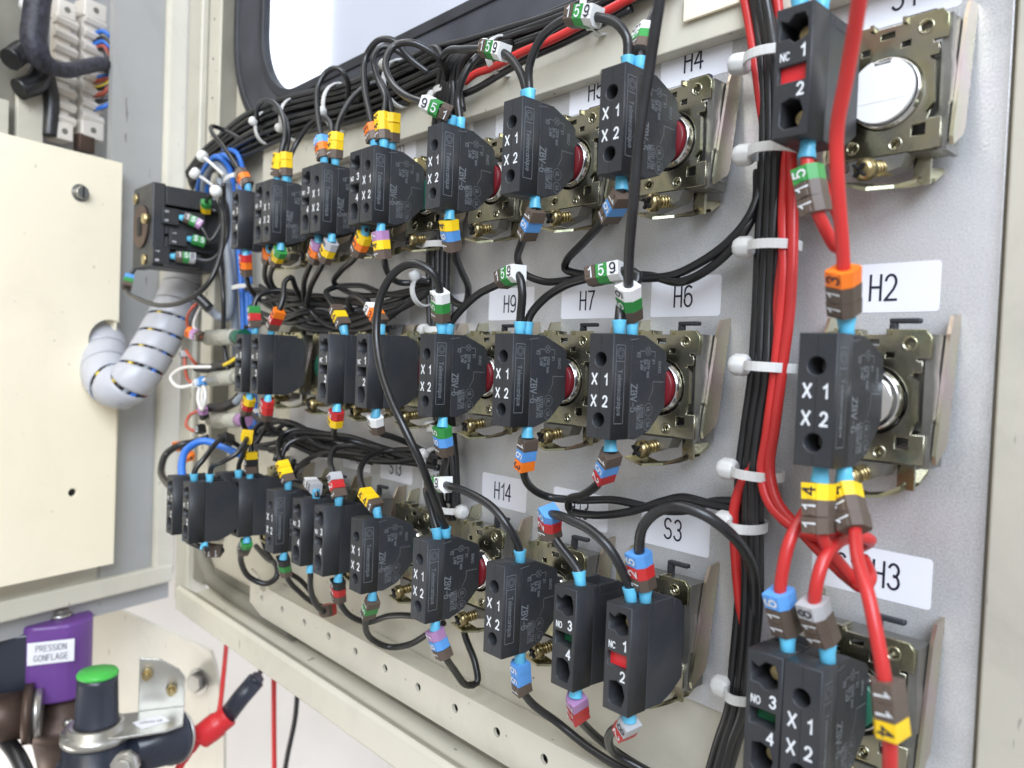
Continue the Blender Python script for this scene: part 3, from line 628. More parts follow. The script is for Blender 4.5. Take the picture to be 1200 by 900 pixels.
unit(-214, TOP, 'top row double unit under two yellow markers, third from the cam switch side', [('nod', -224.6), ('lamp', -215.1)], 'green', 'illuminated push button', 'illuminated_push_button')
unit(-250, TOP, 'single contact block in the top row right beside the blue and grey cables', [('nod', -252.4)], 'green', 'push button', 'push_button')
unit(65.4, MID, 'pilot light with X1 X2 block under the H2 label, fed by red wires', [('lamp', 65.0)], 'chrome')
unit(1.9, MID, 'pilot light with X1 X2 block under the H6 label, red lens rim showing', [('lamp', 1.9)])
unit(-39.3, MID, 'pilot light with X1 X2 block under the H7 label', [('lamp', -39.3)])
unit(-80.5, MID, 'pilot light with X1 X2 block under the H9 label', [('lamp', -80.5)])
unit(-124, MID, 'middle row NC contact block crossed by the long looping black wire', [('ncd', -124.2)], 'red', 'push button', 'push_button')
unit(-163, MID, 'middle row NC contact block left of the one crossed by the looping wire', [('ncd', -155.3)], 'chrome', 'push button', 'push_button')
unit(-204, MID, 'middle row contact block with gilt collar and green lens bared on its right', [('ncd', -224)], 'green', 'push button', 'push_button')
unit(-244, MID, 'leftmost middle row contact block with green window by the clear lamp sockets', [('NO', -243)], 'green', 'push button', 'push_button')
unit(65.4, BOT, 'illuminated button under the S1/H3 label with green NO window', [('NO', 56.0), ('lamp', 65.3)], 'green', 'illuminated push button', 'illuminated_push_button')
unit(1.9, BOT, 'wide push button under the S3 label with separate NO and NC blocks', [('NO', -8.1), ('NC', 12.2)], 'red', 'push button', 'push_button')
unit(-39.3, BOT, 'bottom row pilot light with X1 X2 block just left of the S3 button', [('lamp', -39.3)])
unit(-80.5, BOT, 'bottom row pilot light below the place where the long looping wire ends', [('lamp', -80.5)])
unit(-123.9, BOT, 'bottom row pilot light with a yellow marker tilted above it', [('lamp', -123.9)], 'green')
unit(-164.5, BOT, 'bottom row push button with two NO contact blocks side by side', [('nod', -174.9), ('nod', -154.6)], 'green', 'push button', 'push_button')
unit(-202, BOT, 'bottom row pilot light under the S14 label, below a yellow double marker', [('lamp', -202)], 'green')
unit(-252, BOT, 'two-deep stack of contact blocks at the left end of the bottom row', [('nod', -242.3), ('ncd', -242.3, 67), ('ncd', -265, 67), ('nod', -265)], 'green', 'selector switch', 'selector_switch')
# ---------------------------------------------------------------- stickers
def sticker(cx, cz, s, desc, w_=26.5, sx=.72, h=6.5):
    root = thing('label_sticker', desc, 'label', 'white name stickers on the grey plate', (cx, -.05, cz))
    me = curve_mesh('paper', [rrect(-w_/2, -6.4, w_/2, 6.4, .9, 3)], .06, 'paper'); part('paper', me, root, fr(FRONT, (0, 0, 0)))
    part('lettering', text_mesh(s, h, 'print_black', .80, -.1), root, fr(FRONT, (-.6, -.13, .1 if cz < 60 else .4)))
for cx, cz, s, dsc in [(0, 75, 'H4', 'white sticker reading H4, its top hidden by the cream strip'), (-41.2, 75, 'H5', 'white sticker mostly hidden left of the H4 sticker, reading H'), (-82.4, 75, 'H8', 'sliver of a white sticker right of the third block of the top row'),
                       (-123.6, 75, 'H10', 'sliver of a white sticker with small ticks above the yellow markers'), (-164.8, 75, 'H11', 'sliver of white sticker second from the left under the cream strip'),
                       (0, 0, 'H6', 'white sticker reading H6'), (-41.2, 0, 'H7', 'white sticker reading H7'), (-82.4, 0, 'H9', 'white sticker reading H9, partly covered by a black wire'),
                       (-123.6, -1, 'H10', 'white sticker behind the long looping wire in the middle row'), (-164.8, -1, '57', 'white sticker behind the orange and white marker'), (-206, -3, 'S6', 'white sticker low behind the tangled wires'),
                       (0, -75.5, 'S3', 'white sticker reading S3'), (-41.2, -75.5, 'H13', 'white sticker reading H13, crossed by two black wires'), (-82.4, -75.5, 'H14', 'white sticker reading H14'),
                       (-123.6, -76, 'H16', 'white sticker reading H16, behind the upright bundle'), (-158.5, -75.5, 'S13', 'white sticker reading S13'), (-194, -74.5, 'H15', 'white sticker reading H15 under the wires'), (-234, -73, 'S14', 'white sticker reading S14'),
                       (63.6, 75, 'S1', 'white sticker reading S1 at the top edge of the photo'), (62.3, 0, 'H2', 'white sticker reading H2'), (61.8, -75, 'S1/H3', 'wide white sticker ending in H3, crossed by red wires')]:
    sticker(cx, cz, s, dsc, 31 if '/' in s else 26.5)

# ---------------------------------------------------------------- red wires at the right
GR = 'red wires of the right hand column'
W([(992, 400, 37), (991, 385, 37.5), (990, 360, 39), (988, 300, 44), (981, 200, 50), (981, 150, 53), (992, 90, 58), (1004, 20, 64), (1014, -50, 70)], 'thick red wire dropping in front of the S1 button to the H2 block', 'red', 1.5, 's', [('s', 7, '113', 1)])
W([(947, 172, 36), (945, 188, 36), (948, 205, 36), (953, 235, 36), (964, 262, 34), (980, 290, 27), (985, 262, 16), (965, 215, 10), (940, 170, 9)], 'short red wire hooking below the S1 block with a green and brown marker', 'red', 1.5, 's', [('s', 7.5, '511', -1)])
W([(938, 22, 36), (935, 2, 36), (930, -25, 32), (922, -60, 24)], 'red wire entering the top left of the S1 block at the photo edge', 'red', 1.5, 's')
W([(962, 18, 36), (962, -2, 36), (966, -25, 34), (975, -60, 28)], 'red wire entering the top right of the S1 block at the photo edge', 'red', 1.5, 's')
def bundle_red(k, xs, label):
    W(xs, label, 'red', 1.5)
bundle_red(0, [(896, -40, 9), (903, 20, 9), (908, 60, 9), (916, 120, 9), (920, 200, 11), (918, 260, 13), (919, 320, 14), (914, 380, 14), (908, 440, 14), (899, 510, 15), (893, 555, 15), (902, 590, 16), (930, 618, 17), (955, 628, 20), (975, 627, 24), (984, 612, 28), (983, 592, 32), (968, 580, 34)], 'inner red wire of the right bundle, bending under the left yellow marker')
bundle_red(1, [(906, -40, 11), (914, 30, 9), (920, 110, 9), (928, 200, 12), (929, 290, 14), (926, 360, 14), (917, 430, 14), (908, 500, 15), (902, 550, 15), (912, 590, 16), (935, 618, 16), (965, 650, 20), (995, 678, 26), (1012, 688, 30), (1020, 678, 27), (1012, 655, 20)], 'outer red wire of the right bundle, crossing the S1/H3 sticker')
bundle_red(2, [(866, -40, 8), (877, 20, 8), (885, 70, 9), (893, 130, 8), (905, 200, 7), (912, 290, 10), (906, 400, 10), (890, 520, 10), (866, 575, 12), (860, 600, 12), (862, 650, 11), (867, 705, 9), (876, 760, 7), (880, 800, 6)], 'red wire slipping behind the black bundle and out on its left side')
W([(962, 556, 37), (959, 572, 37.5), (959, 610, 38), (968, 640, 36), (985, 662, 32), (1005, 685, 27)], 'red wire from the left yellow marker below the H2 block', 'red', 1.5, 's', [('s', 5.5, '411', -1)])
W([(962, 560, 33), (950, 590, 33), (940, 606, 34), (925, 635, 38), (917, 670, 40), (914, 700, 40), (918, 735, 38), (924, 756, 37)], 'red wire curving down to the blue marker on the NO block', 'red', 1.5, 'e', [('e', 5.5, '116', 1)])
W([(991, 556, 36), (997, 576, 36), (1003, 615, 38), (1006, 655, 42), (1018, 700, 45), (1032, 770, 47), (1041, 830, 47), (1043, 880, 46), (1042, 950, 40)], 'long red wire from the right yellow marker down past the green lens', 'red', 1.5, 's', [('s', 6, '411', -1), ('e', 20, '411', -1)])
W([(1010, 640, 14), (1020, 633, 18), (1000, 629, 25), (980, 637, 33), (965, 657, 38), (956, 690, 41), (955, 725, 40), (963, 755, 38), (971, 775, 37)], 'red wire looping down into the grey marker above the lower X1 X2 block', 'red', 1.5, 'e', [('e', 6, '118', 1)])
# ---------------------------------------------------------------- black bundle at the right
GB = 'black wires of the right hand bundle'
def rb(off, lab, top, bot):
    base = [(-50, 884), (20, 897), (60, 903), (120, 906), (200, 905), (270, 902), (360, 897), (440, 893), (500, 885), (560, 878), (640, 878), (700, 877), (770, 872), (830, 865), (870, 852), (950, 830)]
    W([(x+off*(1.0 if y > 0 else 1)+random.uniform(-.8, .8), y, d_) for (y, x), d_ in zip(base, [bot+random.uniform(-1, 1) for _ in base])], lab, 'black', 1.45)
rb(-11, 'leftmost straight black wire of the right bundle', 0, 9)
rb(-3, 'second straight black wire of the right bundle', 0, 11.5)
rb(5, 'third straight black wire of the right bundle', 0, 12)
rb(12, 'rightmost black wire of the right bundle, beside the red ones', 0, 8.5)
rb(-6, 'rear black wire pressed against the plate in the right bundle', 0, 5.5)
# ---------------------------------------------------------------- jumpers
W([(736, 78, 36), (735, 62, 36.5), (735, 45, 37), (722, 27, 38), (700, 20, 39), (680, 18, 39.5), (655, 27, 39), (632, 48, 38), (620, 80, 37), (619, 105, 36), (621, 120, 36)], 'black jumper bridging the two right lamp blocks of the top row, marker 159', 'black', 1.4, 'se', [('s', 24, '951', -1)])
W([(750, 78, 36), (750, 62, 36), (754, 42, 32), (768, 10, 22), (785, -30, 14)], 'short black wire leaving the H4 block behind the front wire', 'black', 1.4, 's', [('s', 7, '159', 1)])
W([(741, 388, 37), (738, 372, 37.5), (737, 345, 40), (737, 300, 44), (743, 230, 49), (749, 160, 52), (761, 80, 55), (770, 20, 58), (782, -50, 60)], 'long black wire hanging in front of the H4 block down to H6', 'black', 1.45, 's', [('s', 6.2, '159', 1)])
W([(726, 388, 37), (725, 372, 36.5), (730, 350, 33), (744, 335, 29), (748, 322, 28), (735, 318, 29), (710, 320, 31), (688, 326, 32), (662, 334, 33), (635, 352, 34), (621, 372, 36), (618, 394, 37)], 'black jumper from H6 to H7 block carrying marker 159', 'black', 1.4, 'se', [('s', 28, '951', -1)])
W([(609, 394, 37), (610, 372, 37), (612, 345, 38), (609, 325, 38), (600, 320, 37), (585, 332, 36), (560, 345, 35), (538, 365, 36), (528, 380, 37), (526, 394, 37)], 'black jumper from H7 to H9 block with a tilted green and white marker', 'black', 1.4, 'se', [('s', 21, '951', -1)])
W([(518, 394, 37), (516, 378, 37.5), (516, 345, 41), (508, 321, 45), (487, 309, 49), (464, 318, 52), (447, 345, 54), (441, 385, 55), (445, 425, 56), (457, 465, 57), (473, 500, 56), (492, 540, 52), (507, 580, 46), (517, 610, 40), (521, 628, 37), (523, 640, 36)], 'long black wire looping over the middle row contact blocks, marker 159', 'black', 1.5, 'se', [('s', 6.5, '159', 1)])
W([(513, 640, 36), (510, 622, 36), (503, 590, 37), (500, 573, 38), (508, 567, 39), (525, 569, 40), (550, 578, 41), (576, 595, 41), (595, 620, 40), (604, 645, 38), (610, 668, 36)], 'black jumper beside the H14 sticker with an upright 159 marker', 'black', 1.4, 'se', [('s', 24, '159', 1)])
W([(617, 120, 36), (614, 104, 36), (606, 78, 36), (590, 62, 36), (570, 58, 36), (545, 58, 34), (525, 60, 26), (515, 75, 18)], 'black wire from the second lamp block of the top row with marker 159', 'black', 1.4, 's', [('s', 25, '951', -1)])
W([(540, 150, 36), (537, 130, 36), (537, 110, 35), (543, 88, 34), (556, 70, 30), (580, 55, 20), (600, 50, 12)], 'black wire rising from the third lamp block behind the 159 marker', 'black', 1.4, 's')
W([(528, 150, 36), (527, 138, 37), (520, 132, 40), (500, 122, 44), (475, 112, 44), (458, 95, 42), (452, 72, 40), (462, 54, 36), (482, 50, 32), (504, 60, 26), (520, 75, 20), (524, 92, 14)], 'black wire curling left from the third lamp block with a tilted 951 marker', 'black', 1.4, 's', [('s', 6, '159', -1)])
# top loops
W([(439, 178, 36), (438, 165, 36.5), (434, 138, 36), (427, 100, 34), (429, 66, 32), (444, 47, 30), (462, 48, 26), (480, 68, 20), (503, 86, 13)], 'tall black loop above the orange marker', 'black', 1.35, 's', [('s', 4.6, '13', 1)])
W([(450, 178, 36), (449, 165, 36.5), (449, 138, 36), (452, 118, 34), (442, 90, 30), (438, 68, 28), (448, 55, 24), (470, 62, 18), (490, 80, 12)], 'black loop rising from the left of two yellow 44 markers', 'black', 1.3, 's', [('s', 4.6, '144', 1)])
W([(459, 178, 36), (458, 164, 36.5), (460, 140, 36), (455, 112, 33), (440, 88, 28), (430, 95, 20), (420, 118, 14)], 'black wire from the right of the two yellow 44 markers into the harness', 'black', 1.3, 's', [('s', 4.6, '144', 1)])
W([(380, 196, 36), (379, 184, 36.5), (376, 160, 36), (372, 130, 34), (373, 100, 32), (383, 84, 29), (396, 80, 26), (406, 92, 22), (408, 118, 14)], 'black loop above the blue and orange marker of the top row', 'black', 1.3, 's', [('s', 4.4, '136', 1)])
W([(393, 194, 36), (393, 184, 36.5), (394, 160, 36), (399, 138, 32), (412, 116, 26), (428, 102, 20), (445, 96, 14)], 'black wire from the yellow marker right of the blue and orange one', 'black', 1.3, 's', [('s', 4.4, '144', 1)])
W([(385, 194, 34), (386, 180, 34), (389, 156, 30), (386, 142, 26), (376, 138, 24), (362, 146, 26), (348, 164, 30), (340, 184, 34), (338, 206, 36)], 'small black arch between two yellow markers of the top row', 'black', 1.3, 'e')
W([(325, 216, 36), (325, 205, 36.5), (329, 180, 36), (334, 158, 34), (331, 135, 31), (320, 120, 28), (308, 118, 25), (301, 130, 20), (304, 148, 14), (318, 160, 10)], 'black loop above the leftmost yellow markers', 'black', 1.3, 's', [('s', 4.2, '144', 1)])
W([(335, 216, 36), (335, 205, 36.5), (335, 182, 36), (338, 160, 32), (335, 140, 26), (322, 128, 18)], 'black wire from the right one of the leftmost yellow markers', 'black', 1.3, 's', [('s', 4.2, '144', 1)])
W([(292, 228, 36), (289, 218, 37), (278, 196, 38), (262, 172, 36), (248, 154, 32), (250, 148, 26), (264, 153, 18), (284, 164, 12), (300, 170, 8)], 'black wire hooking off the harness to the brown and orange marker', 'black', 1.3, 's', [('s', 4.5, '131', 1)])
# below the top row
W([(728, 210, 36), (727, 228, 36), (721, 240, 35), (706, 260, 30), (684, 284, 20), (664, 306, 10), (662, 315, 8), (680, 321, 8), (720, 325, 8), (760, 326, 8), (790, 322, 9), (820, 308, 10), (850, 287, 11), (876, 258, 11), (890, 225, 9), (894, 180, 7)], 'black wire from the H4 block passing above the H6 sticker', 'black', 1.4, 's', [('s', 5.2, '161', 1)])
W([(627, 230, 36), (625, 250, 36), (621, 262, 35), (611, 285, 27), (607, 305, 17), (615, 321, 10), (637, 330, 7), (670, 328, 6), (720, 323, 6), (760, 323, 7), (800, 330, 10), (840, 308, 10), (872, 272, 11), (886, 240, 9), (888, 200, 7)], 'black wire from the second block of the top row twisting above H6', 'black', 1.4, 's', [('s', 5.2, '161', 1)])
W([(527, 252, 36), (528, 268, 36), (532, 295, 32), (541, 318, 22), (549, 340, 12), (545, 357, 10), (530, 352, 9), (520, 340, 9)], 'black wire below the third block with a yellow and blue marker', 'black', 1.4, 's', [('s', 5, '461', -1)])
W([(447, 262, 36), (446, 275, 36), (450, 303, 34), (456, 322, 26), (468, 331, 18), (490, 331, 12), (505, 330, 10)], 'black wire with a violet and yellow marker under the top row', 'black', 1.35, 's', [('s', 4.6, '741', -1)])
W([(429, 262, 36), (427, 275, 36), (417, 300, 34), (399, 318, 26), (393, 333, 18), (410, 343, 12), (445, 346, 9), (490, 338, 8), (508, 330, 8)], 'black wire with a yellow and orange 431 marker under the top row', 'black', 1.35, 's', [('s', 4.6, '431', -1)])
W([(389, 276, 36), (386, 287, 36), (376, 312, 34), (363, 340, 26), (362, 362, 18), (378, 378, 14), (410, 388, 12), (440, 382, 12), (470, 362, 10), (500, 340, 8)], 'black wire with a grey and yellow marker sagging deep below the top row', 'black', 1.35, 's', [('s', 4.6, '841', -1)])
W([(373, 284, 36), (371, 293, 36), (362, 314, 33), (356, 335, 26), (360, 358, 16), (375, 368, 12), (400, 366, 9)], 'black wire with a violet and orange marker under the top row', 'black', 1.35, 's', [('s', 4.2, '731', -1)])
W([(329, 284, 36), (328, 294, 36), (320, 312, 34), (317, 328, 28), (325, 340, 20), (350, 344, 14), (385, 350, 10), (410, 352, 8)], 'black wire with a green and yellow marker under the top row', 'black', 1.35, 's', [('s', 4.2, '541', -1)])
W([(316, 286, 35), (315, 295, 35), (311, 312, 32), (312, 330, 25), (325, 345, 16), (350, 354, 11), (380, 358, 8)], 'black wire with a single orange marker half hidden under the top row', 'black', 1.35, 's', [('s', 4.2, '31', -1)])
W([(288, 292, 36), (288, 302, 36), (289, 322, 34), (294, 340, 26), (306, 352, 18), (330, 350, 13), (360, 352, 9), (400, 358, 8)], 'black wire with a red and orange marker beside the blue cables', 'black', 1.35, 's', [('s', 4.2, '231', -1)])
# above the middle row
W([(299, 400, 37), (298, 386, 37), (297, 362, 37), (302, 348, 34), (318, 341, 26), (345, 342, 16), (380, 352, 10)], 'black wire with a green and red marker above the middle row', 'black', 1.35, 's', [('s', 5, '125', -1)])
W([(317, 400, 37), (318, 388, 37), (326, 366, 36), (332, 348, 33), (334, 330, 30), (341, 325, 27), (346, 336, 22), (354, 350, 15), (375, 358, 10)], 'black wire with a tilted orange and red marker above the middle row', 'black', 1.35, 's', [('s', 5, '123', -1)])
W([(405, 398, 37), (400, 384, 37), (393, 362, 36), (386, 350, 32), (383, 341, 26), (395, 336, 20), (425, 335, 14), (446, 343, 12), (475, 345, 10), (505, 335, 8)], 'black wire with a brown and yellow marker above the middle row', 'black', 1.35, 's', [('s', 5.2, '141', -1)])
W([(447, 398, 37), (446, 382, 37), (440, 370, 37), (428, 354, 35), (415, 347, 30), (408, 355, 24), (414, 364, 18), (440, 362, 12), (480, 352, 9)], 'black wire with a white and orange marker beside the looping wire', 'black', 1.35, 's', [('s', 5.2, '139', -1)])
for k, (a, b_, lab) in enumerate([(350, 372, 'uppermost'), (357, 380, 'second'), (364, 386, 'third'), (371, 388, 'lowest')]):
    W([(305+k*4, 335+k*8, 14-k), (330, a, 13), (370, b_, 12+k), (400, b_-2, 10), (440, b_-14, 10+k), (480, b_-28-k, 9), (505, 328+k*3, 8), (512, 300, 8)], lab+' of the four black wires sagging in a hank above the middle row', 'black', 1.3)
# below the middle row
W([(715, 515, 36), (715, 530, 36), (710, 545, 35), (702, 565, 30), (683, 580, 20), (667, 586, 12), (668, 598, 9), (690, 603, 8), (715, 603, 8), (745, 598, 8), (775, 588, 9), (800, 583, 9), (830, 590, 9), (865, 597, 9), (890, 594, 7)], 'black wire below the H6 block with a brown, blue and red marker', 'black', 1.4, 's', [('s', 5.2, '162', 1)])
W([(618, 506, 36), (617, 520, 36), (613, 550, 33), (622, 572, 22), (642, 582, 12), (680, 586, 8), (720, 586, 7), (750, 592, 7), (775, 598, 9), (805, 598, 9), (835, 588, 8), (868, 588, 8), (892, 590, 7)], 'black wire below the H7 block with a brown, blue and orange marker', 'black', 1.4, 's', [('s', 5.2, '163', 1)])
W([(519, 490, 36), (519, 504, 36), (522, 535, 32), (518, 560, 22), (517, 585, 12), (525, 600, 8), (535, 590, 8)], 'black wire below the H9 block with a green, blue and brown marker', 'black', 1.4, 's', [('s', 5, '561', -1)])
W([(441, 480, 36), (440, 492, 36), (444, 506, 33), (460, 512, 26), (480, 520, 16), (500, 530, 10), (520, 532, 8)], 'black wire below the crossed contact block with a white marker', 'black', 1.35, 's', [('s', 4.6, '91', -1)])
W([(395, 474, 36), (394, 488, 36), (393, 512, 30), (410, 516, 22), (440, 524, 14), (480, 536, 10), (510, 540, 8)], 'black wire below the middle row with a red and yellow marker', 'black', 1.35, 's', [('s', 4.6, '24', -1)])
W([(314, 464, 36), (313, 476, 36), (312, 492, 34), (318, 506, 28), (345, 512, 16), (380, 530, 10)], 'black wire below the middle row with an all red marker', 'black', 1.35, 's', [('s', 4.2, '221', -1)])
W([(293, 462, 36), (290, 474, 36), (284, 490, 34), (288, 503, 30), (300, 508, 22), (320, 500, 15)], 'black wire below the leftmost middle block with a yellow and red marker', 'black', 1.35, 's', [('s', 4.2, '421', -1)])
# between middle and bottom rows: sagging runs
for k, pts in enumerate([
    [(300, 520, 20), (316, 497, 22), (345, 497, 20), (370, 520, 17), (395, 528, 14), (440, 540, 12), (485, 538, 10), (515, 525, 8)],
    [(322, 540, 30), (330, 518, 26), (345, 508, 22), (375, 508, 17), (410, 512, 14), (450, 525, 11), (490, 535, 9), (516, 535, 8)],
    [(329, 540, 29), (336, 522, 26), (352, 514, 20), (390, 514, 15), (430, 522, 12), (470, 540, 10), (510, 545, 8)],
    [(345, 560, 20), (352, 545, 22), (375, 532, 18), (420, 532, 14), (460, 540, 11), (500, 545, 9), (515, 548, 8)],
    [(298, 512, 18), (310, 502, 20), (330, 506, 16), (338, 520, 12), (330, 530, 10), (316, 528, 9)]]):
    W(pts, ['thick dark wire arching at the left above the bottom row', 'upper black wire sagging from the yellow double marker', 'lower black wire sagging from the yellow double marker', 'black wire running low across the S13 sticker', 'small black curl beside the blue cables'][k], 'black', 1.5 if k == 0 else 1.35)
random.seed(21)
for k in range(6):
    y0 = 335+k*8; pts = [(286+random.uniform(0, 14), y0+random.uniform(-10, 10), 14), (318, y0+random.uniform(-8, 14), 12), (345, 348+k*6+random.uniform(-6, 6), 16), (372, 352+k*5+random.uniform(-10, 10), 12), (405, 350+k*5+random.uniform(-6, 6), 9), (432, 352+k*3, 8)]
    W(pts, '%s tangled black wire between the top and middle rows at the left' % ['highest', 'second highest', 'third', 'fourth', 'fifth', 'lowest'][k], 'black', 1.3)
for k in range(5):
    y0 = 490+k*9; pts = [(296+random.uniform(-6, 10), y0+random.uniform(-8, 8), 22), (318, 500+k*5+random.uniform(-6, 6), 18), (340, 498+k*6+random.uniform(-5, 5), 16), (368, 508+k*6, 12), (400, 522+k*4+random.uniform(-4, 4), 10), (436, 530+k*3, 8)]
    W(pts, '%s tangled black wire between the middle and bottom rows at the left' % ['highest', 'second highest', 'middle', 'fourth', 'lowest'][k], 'black', 1.3)
for k, pts in enumerate([[(262, 215, 30), (262, 260, 26), (258, 310, 22), (262, 350, 22), (262, 400, 20), (268, 440, 18)], [(300, 500, 16), (300, 540, 14), (302, 580, 12), (310, 640, 10), (330, 672, 8)], [(322, 640, 12), (318, 600, 10), (330, 560, 10), (345, 540, 10)]]):
    W(pts, ['dark wire hanging behind the cam switch wires', 'black wire passing down between the stacked blocks and the S14 light', 'black wire passing behind the S14 light'][k], 'black', 1.4)
# above the bottom row
W([(756, 712, 36), (754, 695, 37), (751, 670, 38), (749, 645, 39), (753, 618, 40), (770, 600, 40), (795, 594, 40), (825, 603, 38), (852, 622, 33), (872, 645, 24), (883, 675, 15), (884, 720, 11), (880, 770, 9)], 'heavy black wire arching over the S3 sticker to the right bundle', 'black', 1.5, 's', [('s', 5.6, '126', 1)])
W([(740, 712, 36), (737, 695, 36.5), (730, 670, 39), (712, 640, 42), (690, 620, 43), (672, 611, 43), (655, 604, 42), (644, 604, 40), (642, 616, 38), (655, 638, 37), (672, 660, 36), (678, 676, 36), (681, 690, 36)], 'black jumper of the S3 button with a tilted red and blue marker', 'black', 1.4, 'se', [('e', 18.5, '126', 1)])
W([(444, 615, 36), (439, 600, 36.5), (430, 585, 36), (422, 562, 33), (424, 545, 28), (438, 532, 20), (460, 528, 12), (490, 528, 9), (512, 535, 8)], 'black wire with a tilted yellow marker above the bottom row', 'black', 1.35, 's', [('s', 4.6, '144', -1)])
W([(397, 594, 36), (395, 580, 36), (390, 555, 35), (387, 538, 30), (394, 525, 24), (415, 522, 17), (450, 530, 11), (500, 540, 8)], 'black wire with a red and grey marker above the double NO button', 'black', 1.35, 's', [('s', 4.6, '128', -1)])
W([(371, 590, 36), (369, 577, 36), (362, 567, 33), (346, 562, 26), (346, 552, 20), (362, 540, 15)], 'black wire with a flat white and grey marker above the double NO button', 'black', 1.35, 's', [('s', 4.6, '889', -1)])
W([(338, 574, 36), (335, 562, 36), (329, 542, 36), (326, 522, 32), (333, 508, 26), (350, 503, 20), (380, 508, 13)], 'black wire with a fat yellow double marker above the bottom row', 'black', 1.35, 's', [('s', 4.4, '144', -1)])
W([(293, 562, 36), (293, 550, 36), (294, 528, 36), (296, 508, 32), (306, 496, 26), (322, 492, 20), (345, 503, 14)], 'black wire with a yellow, black and brown marker at the left of the bottom row', 'black', 1.35, 's', [('s', 4.4, '104', -1)])
W([(248, 562, 60), (251, 553, 60), (264, 543, 58), (278, 533, 52), (286, 520, 46), (291, 508, 38)], 'black wire from a bent ferrule up to the small yellow marker', 'black', 1.3, 's', [('e', 2, '44', 1)])
W([(276, 556, 40), (276, 545, 40), (282, 532, 40), (289, 518, 40), (296, 508, 36)], 'black wire directly behind the small yellow marker', 'black', 1.3, 's')
W([(228, 560, 60), (229, 549, 60), (240, 535, 56), (252, 520, 48), (262, 514, 40), (272, 518, 34), (282, 524, 28)], 'black wire with a frayed black end above the stacked blocks', 'black', 1.4, 's', [('e', 8, '00', 1)])
W([(214, 562, 60), (213, 545, 58), (219, 527, 52), (236, 517, 44), (258, 522, 36), (280, 532, 28), (296, 536, 20)], 'thick bright blue wire arching over the stacked contact blocks', 'blue', 2.1)
W([(209, 572, 56), (196, 566, 50), (189, 550, 44), (195, 532, 38), (212, 521, 32), (228, 518, 24), (245, 512, 16)], 'thick black cable bulging left of the stacked contact blocks', 'black', 2.2)
# below the bottom row
W([(848, 596, 8), (868, 600, 8), (880, 610, 8)], 'short black wire stub tucked into the bundle near the S3 sticker', 'black', 1.3)
W([(611, 765, 36), (610, 783, 36), (609, 805, 34), (622, 826, 26), (655, 848, 14), (690, 876, 10), (725, 898, 8), (760, 912, 6)], 'black wire with a two-tone blue marker at the foot of the door', 'black', 1.4, 's', [('s', 5, '661', 1)])
W([(676, 800, 36), (674, 816, 36), (678, 840, 30), (690, 855, 22), (712, 874, 14), (745, 896, 10), (780, 915, 8)], 'black wire with a pink and red marker under the NO block', 'black', 1.4, 's', [('s', 5, '722', 1)])
W([(738, 832, 36), (733, 848, 35), (719, 855, 30), (713, 868, 24), (722, 884, 17), (750, 900, 12), (780, 918, 9)], 'black wire curling from a grey and red marker under the NC block', 'black', 1.4, 's', [('s', 4.6, '82', 1)])
W([(510, 728, 36), (512, 742, 36), (520, 766, 33), (532, 785, 24), (548, 803, 14), (559, 800, 10), (557, 778, 9), (545, 745, 8), (540, 720, 8)], 'black wire with a violet and blue marker making a narrow hairpin', 'black', 1.4, 's', [('s', 4.8, '761', -1)])
W([(437, 690, 36), (435, 704, 36), (428, 730, 32), (434, 748, 24), (455, 758, 14), (480, 755, 10), (505, 740, 8), (520, 730, 8)], 'black wire with a brown and green marker sagging below the bottom row', 'black', 1.4, 's', [('s', 4.6, '151', 1)])
W([(397, 672, 36), (396, 685, 36), (398, 708, 32), (410, 723, 24), (430, 729, 14), (455, 722, 10), (485, 722, 9), (510, 728, 8)], 'black wire with a black and red marker below the double NO button', 'black', 1.4, 's', [('s', 4.6, '021', -1)])
W([(364, 662, 36), (364, 672, 36), (364, 690, 34), (370, 708, 28), (380, 716, 20), (392, 712, 12)], 'short black wire below the double NO button ending in a loose marker', 'black', 1.4, 's', [('e', 2, '21', 1)])
W([(333, 644, 36), (332, 656, 36), (338, 680, 30), (352, 695, 22), (366, 706, 14), (380, 712, 8)], 'black wire with a black and green marker below the bottom row', 'black', 1.35, 's', [('s', 4.4, '051', -1)])
W([(340, 672, 24), (352, 680, 18), (364, 694, 12), (372, 708, 8)], 'thin black wire running beside the black and green marker', 'black', 1.3)
W([(289, 624, 36), (289, 636, 36), (282, 655, 32), (292, 676, 24), (312, 684, 16), (324, 676, 12), (324, 662, 10), (314, 655, 8), (300, 640, 7)], 'black wire looping below the stacked blocks with a green marker', 'black', 1.6, 's', [('s', 4.4, '501', -1)])
W([(216, 628, 60), (222, 633, 58), (235, 641, 54), (250, 645, 48), (262, 645, 44)], 'short black wire below the stacked contact blocks', 'black', 1.4, 's', [('e', 1, '11', 1)])
W([(240, 628, 62), (239, 640, 62), (243, 644, 60)], 'stub wire under a light blue ferrule below the stacked blocks', 'black', 1.3, 's')
